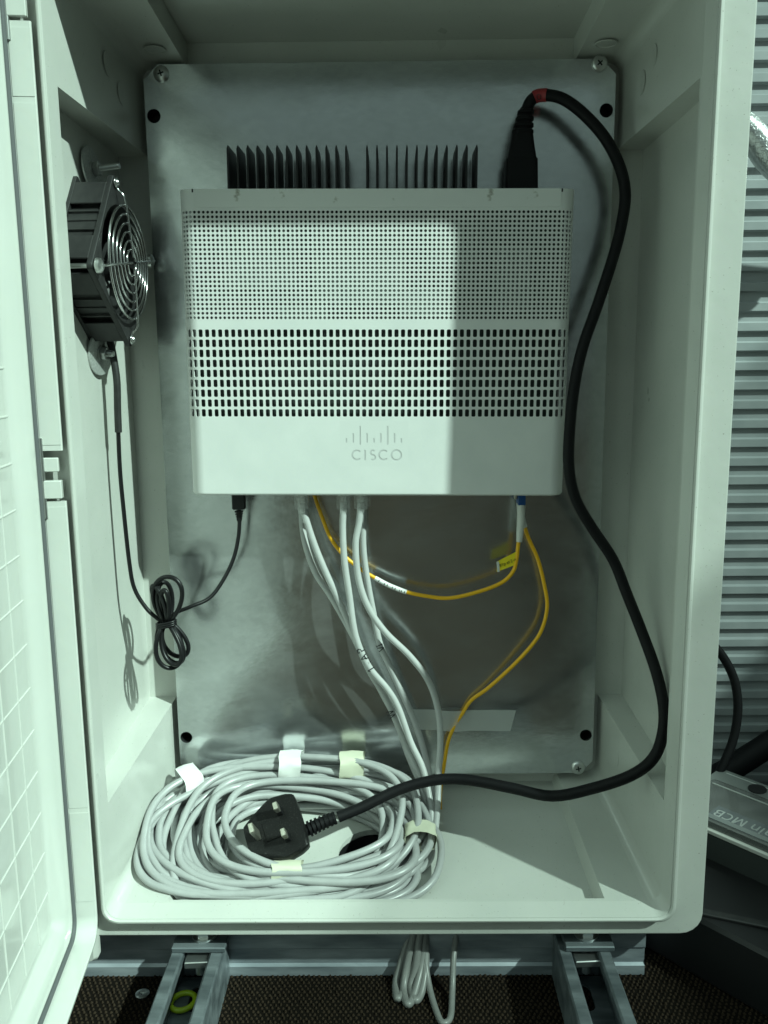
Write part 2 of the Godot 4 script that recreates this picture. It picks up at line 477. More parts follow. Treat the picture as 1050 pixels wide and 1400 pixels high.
# ---------------------------------------------------------------- cabinet
func cabinet() -> void:
	var c := thing("equipment_cabinet", "pale grey moulded plastic equipment cabinet standing open with its door swung left", "cabinet", Vector3(0, 0, 0))
	# front flange and the raised sealing rim
	var m := MB.new()
	m.loft([rr(-238, 238, -50, 669, 14, 143), rr(-248, 247.8, -57.6, 677, 17, 143), rr(-248, 247.8, -57.6, 677, 17, 153.6), rr(-247.5, 247.3, -57.1, 676.5, 16.5, 154.6), rr(-246.4, 246.2, -56, 675.4, 15.5, 155),
		rr(-221, 225, -43, 662, 14, 155), rr(-220.3, 224.3, -42.3, 661.3, 13.5, 156), rr(-220, 224, -42, 661, 13, 161.5), rr(-219.4, 223.4, -41.4, 660.4, 12.6, 163.2), rr(-218.4, 222.4, -40.4, 659.4, 12, 164),
		rr(-217.4, 221, -39.2, 658, 11.5, 164), rr(-216.8, 220.4, -38.6, 657.4, 11, 163.2), rr(-216.6, 220.2, -38.4, 657.2, 11, 162.2), rr(-216.2, 219.5, -37.7, 656.6, 11, 162), rr(-215, 216, -33, 652, 10, 149)])
	put("front_flange", m, M.cab, c)
	# outer body
	m = MB.new()
	m.loft([rr(-238, 238, -50, 669, 14, 143), rr(-236, 236, -48, 667, 14, -26), rr(-233, 233, -47, 666, 12, -30)])
	m.fan(rr(-233, 233, -47, 666, 12, -30))
	put("outer_shell", m, M.cab, c)
	# inside: back sheet
	m = MB.new()
	m.quad(Vector3(-230, -24, -18), Vector3(230, -24, -18), Vector3(230, 658, -18), Vector3(-230, 658, -18))
	put("back_wall", m, M.cab, c)
	var zb := -8.0; var zr := 146.0; var zf := 149.0
	var T := func(z: float) -> float: return (z - zb) / (zf - zb)
	# corner fillets
	m = MB.new()
	var fr := rr(-215, 216, -33, 652, 10, zf); var bk := rr(-201, 203, -8, 632, 9, zb)
	for k in fr.size(): bk[k] += (bk[k] - fr[k]) * 0.064
	for q in 4:
		m = MB.new()
		m.loft([fr.slice(q * 6, q * 6 + 6), bk.slice(q * 6, q * 6 + 6)], false)
		put("inner_corner", m, M.cab, c)
	# side walls, each with a recessed panel
	for s: float in [-1.0, 1.0]:
		m = MB.new()
		var xw := func(t: float) -> float: return lerpf(-201.0, -215.0, t) if s < 0.0 else lerpf(203.0, 216.0, t)
		var xo := func(t: float) -> float: return s * lerpf(225.5, 233.5, t)
		var yh := func(t: float) -> float: return lerpf(562.0, 571.0, t)
		var yl := func(t: float) -> float: return lerpf(70.0, 50.0, t)
		_recess(m, func(t: float, a: float, d: float) -> Vector3:
			# a: 0 bottom corner, 1 recess low, 2 recess high, 3 top corner; d: 0 wall, 1 recess floor
			var ys := [lerpf(1.0, -23.0, t), yl.call(t), yh.call(t), lerpf(623.0, 642.0, t)]
			var k := int(a); var y: float = lerpf(ys[k], ys[mini(k + 1, 3)], a - k)
			return Vector3(lerpf(xw.call(t), xo.call(t), d), y, lerpf(zb, zf, t)), T.call(zr), 22.0)
		put("side_wall_panel", m, M.cab, c)
	# ceiling and floor
	m = MB.new()
	_recess(m, func(t: float, a: float, d: float) -> Vector3:
		var xs := [lerpf(-192.0, -205.0, t), lerpf(-162.0, -168.0, t), lerpf(163.5, 169.0, t), lerpf(194.0, 206.0, t)]
		var k := int(a)
		return Vector3(lerpf(xs[k], xs[mini(k + 1, 3)], a - k), lerpf(632.0, 652.0, t) + d * 20.0, lerpf(zb, zf, t)), T.call(zr), 20.0)
	put("ceiling", m, M.cab, c)
	m = MB.new()
	var fl := func(t: float, a: float, d: float) -> Vector3:
		var xs := [lerpf(-192.0, -205.0, t), lerpf(-164.0, -172.0, t) + d * 4.0, lerpf(165.0, 173.0, t) - d * 4.0, lerpf(194.0, 206.0, t)]
		var k := int(a)
		return Vector3(lerpf(xs[k], xs[mini(k + 1, 3)], a - k), lerpf(-8.0, -33.0, t) - d * lerpf(11.0, 13.0, t), lerpf(zb, zf, t))
	_recess(m, fl, T.call(zr), 12.0, false)
	# the recessed floor with its round cable entry
	var up := Vector3(0, 1, 0.16).normalized()
	var ff := func(x: float, z: float, d: float) -> Vector3:
		var t: float = T.call(z)
		return Vector3(x, lerpf(-19.0, -46.0, t) - d, z)
	cell(m, -43, 23, 47, 113, 31, 31, 30.9, 5.0, ff, func(_x: float) -> Vector3: return up, 8)
	for r in [[-160.0, -43.0, -18.0, 146.0], [23.0, 161.0, -18.0, 146.0], [-43.0, 23.0, -18.0, 47.0], [-43.0, 23.0, 113.0, 146.0]]:
		var xa: float = r[0]; var xb: float = r[1]
		m.quadn(ff.call(xa, r[2], 0.0), ff.call(xb, r[2], 0.0), ff.call(xb, r[3], 0.0), ff.call(xa, r[3], 0.0), up, up, up, up)
	m.quadn(ff.call(-169.0, 146.0, 0.0), ff.call(-160.0, -8.0, 0.0), ff.call(-160.0, 146.0, 0.0), ff.call(-160.0, 146.0, 0.0), up, up, up, up)
	m.quadn(ff.call(170.0, 146.0, 0.0), ff.call(161.0, -8.0, 0.0), ff.call(161.0, 146.0, 0.0), ff.call(161.0, 146.0, 0.0), up, up, up, up)
	put("floor_pan", m, M.cab, c)
	m = MB.new()
	m.lathe(PackedVector2Array([Vector2(30.8, 0.0), Vector2(30.8, 12.0), Vector2(0.01, 12.2)]), Transform3D(Basis(Vector3.RIGHT, Vector3(0, 0, 1), Vector3(0, -1, 0)), Vector3(-10, -35.5, 80)), 28)
	put("entry_gland", m, M.box, c)
	for q in [[-188.0, 38.0], [188.0, 38.0], [-188.0, 589.0], [188.0, 589.0]]:
		m = MB.new()
		m.lathe(PackedVector2Array([Vector2(7.6, -18.0), Vector2(7.2, -2.2), Vector2(5.8, -2.2), Vector2(5.4, -16.5), Vector2(0.01, -16.6)]), Transform3D(Basis(), Vector3(q[0], q[1], 0)), 20)
		put("mounting_boss", m, M.box, c)
	# moulding marks: shallow round ejector pads on the corner blocks
	var pad := MB.new()
	pad.lathe(PackedVector2Array([Vector2(9.2, 0), Vector2(9.0, 0.5), Vector2(8.2, 0.55), Vector2(8.0, 0.2), Vector2(0.01, 0.2)]), Transform3D(), 24)
	var pm := pad.mesh()
	for q in [[-204.6, 598, 32, 1], [206.6, 600, 36, -1], [207.2, 34, 36, -1], [-206.6, 612, 58, 1], [208.6, 612, 58, -1]]:
		var xs: float = q[3]
		same("moulding_pad", pm, M.cab, c, Transform3D(Basis(Vector3(0, 0, -xs), Vector3.UP, Vector3(xs, 0, 0.09).normalized() * 0.5), Vector3(q[0], q[1], q[2])))
	for q in [[-180, 634.6, 18], [182, 634.6, 18]]:
		same("moulding_pad", pm, M.cab, c, Transform3D(Basis(Vector3.RIGHT, Vector3(0, 0, 1), Vector3(0, -1, 0)), Vector3(q[0], q[1], q[2])))
	# hinge lug at the lower left of the flange
	m = MB.new()
	m.loft([rr(-243, -226, -76, -42, 4, 153), rr(-243, -226, -76, -42, 4, 159), rr(-241, -228, -73, -45, 3, 164)])
	m.fan(rr(-241, -228, -73, -45, 3, 164))
	put("hinge_lug", m, M.cab, c)
	door(c)

# strips beside a recess, its two steps, its face and its front end
func _recess(m: MB, f: Callable, tr: float, depth: float, face := true) -> void:
	var e := 1.2 / depth
	var t0 := -0.064
	for seg in [[0.0, 1.0], [2.0, 3.0]]:
		m.quad(f.call(t0, seg[0], 0.0), f.call(1.0, seg[0], 0.0), f.call(1.0, seg[1], 0.0), f.call(t0, seg[1], 0.0))
	m.quad(f.call(tr, 1.0, 0.0), f.call(1.0, 1.0, 0.0), f.call(1.0, 2.0, 0.0), f.call(tr, 2.0, 0.0))
	for s in [[1.0, 1.0], [2.0, -1.0]]:
		var a: float = s[0]
		m.quad(f.call(t0, a, 0.0), f.call(tr, a, 0.0), f.call(tr, a, e), f.call(t0, a, e))
		m.quad(f.call(t0, a, e), f.call(tr, a, e), f.call(tr, a, 1.0), f.call(t0, a, 1.0))
	if face:
		m.quad(f.call(t0, 1.0, 1.0), f.call(tr, 1.0, 1.0), f.call(tr, 2.0, 1.0), f.call(t0, 2.0, 1.0))
	m.quad(f.call(tr, 1.0, 0.0), f.call(tr, 2.0, 0.0), f.call(tr, 2.0, 1.0), f.call(tr, 1.0, 1.0))

func door(c: Node3D) -> void:
	var a := deg_to_rad(6.0)
	var u := Vector3(sin(a), 0, cos(a)); var n := Vector3(cos(a), 0, -sin(a))
	var root := Node3D.new(); root.name = "door"
	root.transform = Transform3D(Basis(u, Vector3.UP, n), Vector3(-240, 0, 164) * S)
	root.set_meta("label", "cabinet door swung open, seen almost edge on, ribbed grid inside")
	c.add_child(root)
	# rounded loops, the hinge side with extra points where the skirt is cut out for the hinges
	var cuts := [606.0, 640.0, 291.0, 327.0]
	var L := func(ins: float, z: float) -> PackedVector3Array:
		var base := rr(ins, 470.0 - ins, -49.0 + ins, 670.0 - ins, maxf(15.0 - ins * 0.35, 4.0), z)
		var out := PackedVector3Array()
		for i in base.size():
			out.append(base[i])
			if i == 11:
				for y in [640.0, 606.0, 327.0, 291.0]: out.append(Vector3(ins, y, z))
		return out
	var skirt := MB.new()
	var gap := func(_i: int, k: int) -> bool: return k == 12 or k == 14
	skirt.loft([L.call(-3.2, 0.0), L.call(-3.2, 15.4), L.call(-2.4, 16.5), L.call(-0.8, 16.5), L.call(0.0, 15.6), L.call(0.0, 0.0)], true, gap)
	put("door_skirt", skirt, M.door, root)
	var body := MB.new()
	body.loft([L.call(-3.2, 0.0), L.call(-3.2, -22.0), L.call(-1.0, -24.0)])
	body.fan(L.call(-1.0, -24.0))
	body.loft([L.call(0.0, 0.0), L.call(0.0, -7.0), L.call(4.4, -7.0), L.call(4.4, -1.6), L.call(5.2, -0.6), L.call(7.0, 0.2), L.call(9.5, 0.2), L.call(14.0, -1.0), L.call(19.0, -3.6), L.call(23.0, -6.6), L.call(26.0, -8.8), L.call(29.0, -9.8), L.call(32.0, -10.0)])
	body.fan(L.call(32.0, -10.0))
	put("door_panel", body, M.door, root)
	var rib := MB.new()
	rib.box(Vector3(234, 0, -9.9), Vector3(414, 1.5, 1.2), Basis(), 0.4)
	var rm := rib.mesh()
	for i in 22:
		same("grid_rib", rm, M.door, root, Transform3D(Basis(), Vector3(0, -26.0 + 31.6 * i, 0)))
	rib = MB.new()
	rib.box(Vector3(0, 310, -9.9), Vector3(1.5, 656, 1.2), Basis(), 0.4)
	rm = rib.mesh()
	for i in 13:
		same("grid_rib", rm, M.door, root, Transform3D(Basis(), Vector3(55.0 + 31.0 * i, 0, 0)))
	var gk := MB.new()
	var gl := PackedVector3Array()
	for q in rr(2.0, 468.0, -47.0, 668.0, 13.0, -0.6, 8): gl.append(q)
	gk.tube(gl, 2.3, 8, true)
	put("door_gasket", gk, M.gasket, root)
	# hinge knuckles in the cut-outs, and the thin cover strips along the hinge side
	for y0 in [291.0, 606.0]:
		var k := MB.new()
		k.box(Vector3(-1.5, y0 + 26.0, 7.0), Vector3(3.5, 10, 12))
		k.box(Vector3(-0.5, y0 + 8.5, 8.0), Vector3(5, 13, 13))
		put("hinge_knuckle", k, M.door, root)
		k = MB.new()
		k.tube(PackedVector3Array([Vector3(0.5, y0 - 12, 2.0), Vector3(0.5, y0 + 45, 2.0)]), 1.6, 10)
		put("hinge_pin", k, M.zinc, root)
	for seg in [[-22.0, 52.0], [56.0, 287.0], [331.0, 556.0], [560.0, 602.0]]:
		var k := MB.new()
		k.box(Vector3(0.2, (seg[0] + seg[1]) * 0.5, 8.9), Vector3(0.3, seg[1] - seg[0], 14.2), Basis(), 0.1)
		put("cover_strip", k, M.door, root)

# ---------------------------------------------------------------- back plate
func plate() -> void:
	var root := thing("mounting_plate", "galvanised steel mounting plate screwed to the back inside the cabinet", "metal plate")
	# sheet with cut corners and four round holes, built from cells round the holes
	var m := MB.new()
	var hx := 195.0; var top := 629.0
	var F := func(x: float, y: float, d: float) -> Vector3: return Vector3(x, y, -d)
	var G := func(_x: float) -> Vector3: return Vector3(0, 0, 1)
	var q := func(x0: float, x1: float, y0: float, y1: float) -> void:
		var nz := Vector3(0, 0, 1)
		m.quadn(Vector3(x0, y0, 0), Vector3(x1, y0, 0), Vector3(x1, y1, 0), Vector3(x0, y1, 0), nz, nz, nz, nz)
	for s: float in [-1.0, 1.0]:
		for yc: float in [38.0, 589.0]:
			var xa := minf(s * 181.0, s * hx); var xb := maxf(s * 181.0, s * hx)
			cell(m, xa, xb, yc - 8, yc + 8, 5.6, 5.6, 5.55, 1.5, F, G, 8)
		var x0 := minf(s * 181.0, s * hx); var x1 := maxf(s * 181.0, s * hx)
		q.call(x0, x1, 46.0, 581.0)
		q.call(x0, x1, 12.0, 30.0); q.call(x0, x1, 597.0, top - 12.0)
		var nz := Vector3(0, 0, 1)
		m.trin(Vector3(s * 181, 12, 0), Vector3(s * hx, 12, 0), Vector3(s * 183, 0, 0), nz, nz, nz)
		m.trin(Vector3(s * 181, 12, 0), Vector3(s * 181, 0, 0), Vector3(s * 183, 0, 0), nz, nz, nz)
		m.trin(Vector3(s * 181, top - 12, 0), Vector3(s * hx, top - 12, 0), Vector3(s * 183, top, 0), nz, nz, nz)
		m.trin(Vector3(s * 181, top - 12, 0), Vector3(s * 181, top, 0), Vector3(s * 183, top, 0), nz, nz, nz)
	q.call(-181.0, 181.0, 0.0, top)
	var edge := PackedVector3Array([Vector3(-183, 0, 0), Vector3(183, 0, 0), Vector3(hx, 12, 0), Vector3(hx, top - 12, 0), Vector3(183, top, 0), Vector3(-183, top, 0), Vector3(-hx, top - 12, 0), Vector3(-hx, 12, 0)])
	var back := PackedVector3Array()
	for p in edge: back.append(p + Vector3(0, 0, -1.6))
	m.loft([edge, back])
	put("plate_sheet", m, M.plate, root, 20.0)
	# pan-head cross screws
	var sc := MB.new()
	sc.lathe(PackedVector2Array([Vector2(6.6, -4), Vector2(6.6, 0.4), Vector2(6.4, 1.2), Vector2(5.2, 2.4), Vector2(3.0, 3.0), Vector2(0.9, 3.1), Vector2(0.6, 1.6), Vector2(0.01, 1.5)]), Transform3D(), 24)
	var sm := sc.mesh()
	var slot := MB.new()
	slot.box(Vector3(0, 0, 3.0), Vector3(5.2, 1.2, 0.5), Basis(), 0.1); slot.box(Vector3(0, 0, 3.02), Vector3(1.2, 5.2, 0.5), Basis(), 0.1)
	var slm := slot.mesh()
	for p in [[-180, 621.5, 0.3], [181, 625, 0.7], [181.5, 5.5, 0.2]]:
		var t := Transform3D(Basis(Vector3(0, 0, 1), p[2]), Vector3(p[0], p[1], 0))
		var o := same("plate_screw", sm, M.zinc, root, t)
		same("screw_slot", slm, M.black, o)
	# clear tape stuck on the plate over the fibre lead
	var tape := MB.new()
	var cols := 14
	for i in cols:
		var f0 := float(i) / cols; var f1 := float(i + 1) / cols
		var zz := func(f: float) -> float: return 1.0 + 3.6 * exp(-pow((f - 0.40) * 9.0, 2.0)) + 0.5 * sin(f * 31.0) * f
		var jag := func(f: float) -> float: return 0.6 * sin(f * 17.0)
		tape.quad(Vector3(lerpf(24, 122, f0), 65.0 - 1.4 * f0 + jag.call(f0) * 0.3, zz.call(f0)), Vector3(lerpf(24, 122, f1), 65.0 - 1.4 * f1 + jag.call(f1) * 0.3, zz.call(f1)), Vector3(lerpf(29, 117, f1), 45.0 - 2.2 * f1, zz.call(f1)), Vector3(lerpf(29, 117, f0), 45.0 - 2.2 * f0, zz.call(f0)))
	var o2 := put("clear_tape", tape, M.tape, self, 60.0)
	tag(o2, "strip of clear tape holding the yellow lead to the lower steel plate", "tape")

# ---------------------------------------------------------------- router
func router() -> void:
	var root := thing("network_router", "white network router with perforated front, mounted on the steel plate", "router", Vector3(-4.7, 275.3, 2), Basis(Vector3(0, 0, 1), deg_to_rad(-0.55)) * Basis(Vector3.RIGHT, 0.02))
	var H := 246.0; var hw := 157.7; var r := 12.5; var D := 43.0
	var flat := hw - r; var arc := PI * 0.5 * r
	# s runs round the cover: the front, then each rounded edge, then each side
	var F := func(s: float, y: float, d: float) -> Vector3:
		var sg := signf(s); var q := absf(s)
		if q <= flat: return Vector3(s, y, D - d)
		if q <= flat + arc:
			var a := (q - flat) / r
			return Vector3(sg * (flat + sin(a) * (r - d)), y, D - r + cos(a) * (r - d))
		return Vector3(sg * (hw - d), y, D - r - (q - flat - arc))
	var G := func(s: float) -> Vector3:
		var q := absf(s)
		if q <= flat: return Vector3(0, 0, 1)
		var a := minf((q - flat) / r, PI * 0.5)
		return Vector3(signf(s) * sin(a), 0, cos(a))
	var m := MB.new()
	var band := func(s0: float, s1: float, y0: float, y1: float) -> void:
		m.quadn(F.call(s0, y0, 0.0), F.call(s1, y0, 0.0), F.call(s1, y1, 0.0), F.call(s0, y1, 0.0), G.call(s0), G.call(s1), G.call(s1), G.call(s0))
	var wide := func(y0: float, y1: float, lim: float) -> void:   # plain sheet over the whole front and both rounded edges
		band.call(-lim, lim, y0, y1) if lim <= flat else band.call(-flat, flat, y0, y1)
	var rounded := func(from: float, y0: float, y1: float) -> void:
		for sg: float in [-1.0, 1.0]:
			var k := 7
			for i in k:
				var a := lerpf(from, flat + arc, float(i) / k); var b := lerpf(from, flat + arc, float(i + 1) / k)
				band.call(sg * a, sg * b, y0, y1)
			band.call(sg * (flat + arc), sg * (flat + arc + D - r), y0, y1)
	var R0 := 301.0 - 275.2 + 40.0
	var yl := 65.5      # under the slots
	var ys := 138.3     # slots end
	var yc := 144.8     # circles begin
	var ye := 230.2     # circles end
	# logo opening in the lower plain band
	var lx0 := -31.0; var lx1 := 26.0; var ly0 := 25.0; var ly1 := 63.0
	var rb := 2.2
	for k in 4:   # rounded lower edge
		var a0 := PI * 0.5 * k / 4.0; var a1 := PI * 0.5 * (k + 1) / 4.0
		for sg: float in [-1.0, 1.0]:
			var ss := [0.0, flat]
			for i in 8: ss.append(flat + arc * (i + 1) / 8.0)
			ss.append(flat + arc + D - r)
			for i in ss.size() - 1:
				var p := func(s: float, a: float) -> Vector3: return F.call(sg * s, rb - sin(a) * rb, rb - cos(a) * rb)
				var nn := func(s: float, a: float) -> Vector3: return (G.call(sg * s) as Vector3) * cos(a) + Vector3(0, -sin(a), 0)
				m.quadn(p.call(ss[i], a0), p.call(ss[i + 1], a0), p.call(ss[i + 1], a1), p.call(ss[i], a1), nn.call(ss[i], a0), nn.call(ss[i + 1], a0), nn.call(ss[i + 1], a1), nn.call(ss[i], a1))
	band.call(-flat, lx0, rb, yl); band.call(lx1, flat, rb, yl); band.call(lx0, lx1, rb, ly0); band.call(lx0, lx1, ly1, yl)
	rounded.call(flat, rb, yl)
	wide.call(ys, yc, flat); rounded.call(flat, ys, yc)
	wide.call(ye, H, flat); rounded.call(flat, ye, H)
	# slots
	var nc := 59; var px := 5.32
	for j in 9:
		for i in nc:
			var x := (i - (nc - 1) * 0.5) * px
			var y0 := yl + (ys - yl) * j / 9.0
			cell(m, x - px * 0.5, x + px * 0.5, y0, y0 + (ys - yl) / 9.0, 1.68, 3.05, 0.95, 0.8, F, G, 3)
	rounded.call(nc * px * 0.5, yl, ys)
	# round holes
	nc = 89; px = 3.53
	for j in 24:
		for i in nc:
			var x := (i - (nc - 1) * 0.5) * px
			var y0 := yc + (ye - yc) * j / 24.0
			cell(m, x - px * 0.5, x + px * 0.5, y0, y0 + (ye - yc) / 24.0, 1.15, 1.15, 1.13, 0.55, F, G, 4)
	rounded.call(nc * px * 0.5, yc, ye)
	# top edge
	m.quad(Vector3(-hw, H, 0), Vector3(hw, H, 0), Vector3(flat, H, D), Vector3(-flat, H, D))
	put("front_cover", m, M.cover, root)
	# sunken emblem: nine bars over five letters
	var box := CSGBox3D.new(); box.name = "logo_panel"
	box.size = Vector3(lx1 - lx0, ly1 - ly0, 1.2)
	box.scale = Vector3.ONE * S
	box.position = Vector3((lx0 + lx1) * 0.5, (ly0 + ly1) * 0.5, D - 0.6) * S
	box.material = M.cover
	root.add_child(box)
	var cutter := func(pts: PackedVector2Array, width: float) -> void:
		for poly in Geometry2D.offset_polyline(pts, width, Geometry2D.JOIN_ROUND, Geometry2D.END_ROUND):
			var cs := CSGPolygon3D.new(); cs.name = "cut"
			var sc := PackedVector2Array()
			for p in poly: sc.append(p)
			cs.polygon = sc; cs.depth = 0.8
			cs.position = Vector3(-(lx0 + lx1) * 0.5, -(ly0 + ly1) * 0.5, 0.6 + 0.55)   # polygon is extruded towards -z
			cs.operation = CSGShape3D.OPERATION_SUBTRACTION
			box.add_child(cs, true)
	var bars := [3.0, 7.2, 15.0, 7.2, 3.0, 7.2, 15.0, 7.2, 3.0]
	for i in 9:
		var x := -25.6 + i * 5.72
		var y0 := 45.2 if bars[i] < 12.0 else 43.4
		cutter.call(PackedVector2Array([Vector2(x, y0), Vector2(x, y0 + bars[i])]), 0.62)
	var arc_pts := func(cx: float, cy: float, rad: float, a0: float, a1: float, k := 20) -> PackedVector2Array:
		var p := PackedVector2Array()
		for i in k + 1:
			var a := deg_to_rad(lerpf(a0, a1, float(i) / k))
			p.append(Vector2(cx + cos(a) * rad, cy + sin(a) * rad))
		return p
	var lr := 3.9; var ly := 34.4
	cutter.call(arc_pts.call(-17.0, ly, lr, 50.0, 310.0), 0.72)
	cutter.call(PackedVector2Array([Vector2(-10.2, ly - lr), Vector2(-10.2, ly + lr)]), 0.72)
	var s_pts := PackedVector2Array()
	s_pts.append_array(arc_pts.call(-3.6, ly + lr * 0.5, lr * 0.5, 60.0, 250.0, 10))
	s_pts.append_array(arc_pts.call(-3.6, ly - lr * 0.5, lr * 0.5, 70.0, -120.0, 10))
	cutter.call(s_pts, 0.72)
	cutter.call(arc_pts.call(5.4, ly, lr, 50.0, 310.0), 0.72)
	cutter.call(arc_pts.call(16.0, ly, lr + 0.2, -2.0, 182.0, 24), 0.72)
	cutter.call(arc_pts.call(16.0, ly, lr + 0.2, 178.0, 362.0, 24), 0.72)
	# inlaid strip along the top with its rounded lower corners
	m = MB.new()
	var st := rr(-145.0, 145.6, 232.0, 245.8, 2.6, D + 0.4, 4)
	var st0 := rr(-145.2, 145.8, 231.8, 245.9, 2.8, D - 0.2, 4)
	m.loft([st0, st]); m.fan(st)
	put("top_strip", m, M.strip, root)
	for x: float in [-145.6, 146.2]:
		m = MB.new(); m.box(Vector3(x, 244.6, D), Vector3(1.2, 2.6, 0.6), Basis(), 0.1)
		put("strip_notch", m, M.ink, root)
	# inside: dark metal tray and boards behind the holes
	m = MB.new()
	m.box(Vector3(0, 122, 14), Vector3(303, 240, 26))
	put("inner_tray", m, M.inner, root)
	m = MB.new()
	for q in [[-95, 195, 60, 50], [-15, 188, 74, 62], [62, 205, 40, 30], [110, 178, 30, 50], [-60, 150, 40, 12], [40, 158, 44, 22]]:
		m.box(Vector3(q[0], q[1], 31), Vector3(q[2], q[3], 9))
	put("inner_shield", m, M.inner_light, root)
	# black heatsink fins standing out of the top behind the cover
	m = MB.new()
	m.loft([PackedVector3Array([Vector3(-0.75, 200, 2), Vector3(0.75, 200, 2), Vector3(0.75, 200, 41), Vector3(-0.75, 200, 41)]), PackedVector3Array([Vector3(-0.75, 276.5, 2), Vector3(0.75, 276.5, 2), Vector3(0.75, 276.5, 39), Vector3(-0.75, 276.5, 39)]), PackedVector3Array([Vector3(-0.3, 279.6, 2), Vector3(0.3, 279.6, 2), Vector3(0.3, 279.6, 36.5), Vector3(-0.3, 279.6, 36.5)])])
	m.quad(Vector3(-0.3, 279.6, 2), Vector3(0.3, 279.6, 2), Vector3(0.3, 279.6, 36.5), Vector3(-0.3, 279.6, 36.5))
	var fm := m.mesh()
	for i in 13: same("heatsink_fin", fm, M.fin, root, Transform3D(Basis(), Vector3(-117.5 + i * 7.78, 0, 0)))
	for i in 12: same("heatsink_fin", fm, M.fin, root, Transform3D(Basis(), Vector3(-7.6 + i * 7.86, 0, 0)))
	m = MB.new()
	m.box(Vector3(-17, 222, 3.0), Vector3(206, 48, 3))
	put("heatsink_base", m, M.fin, root)

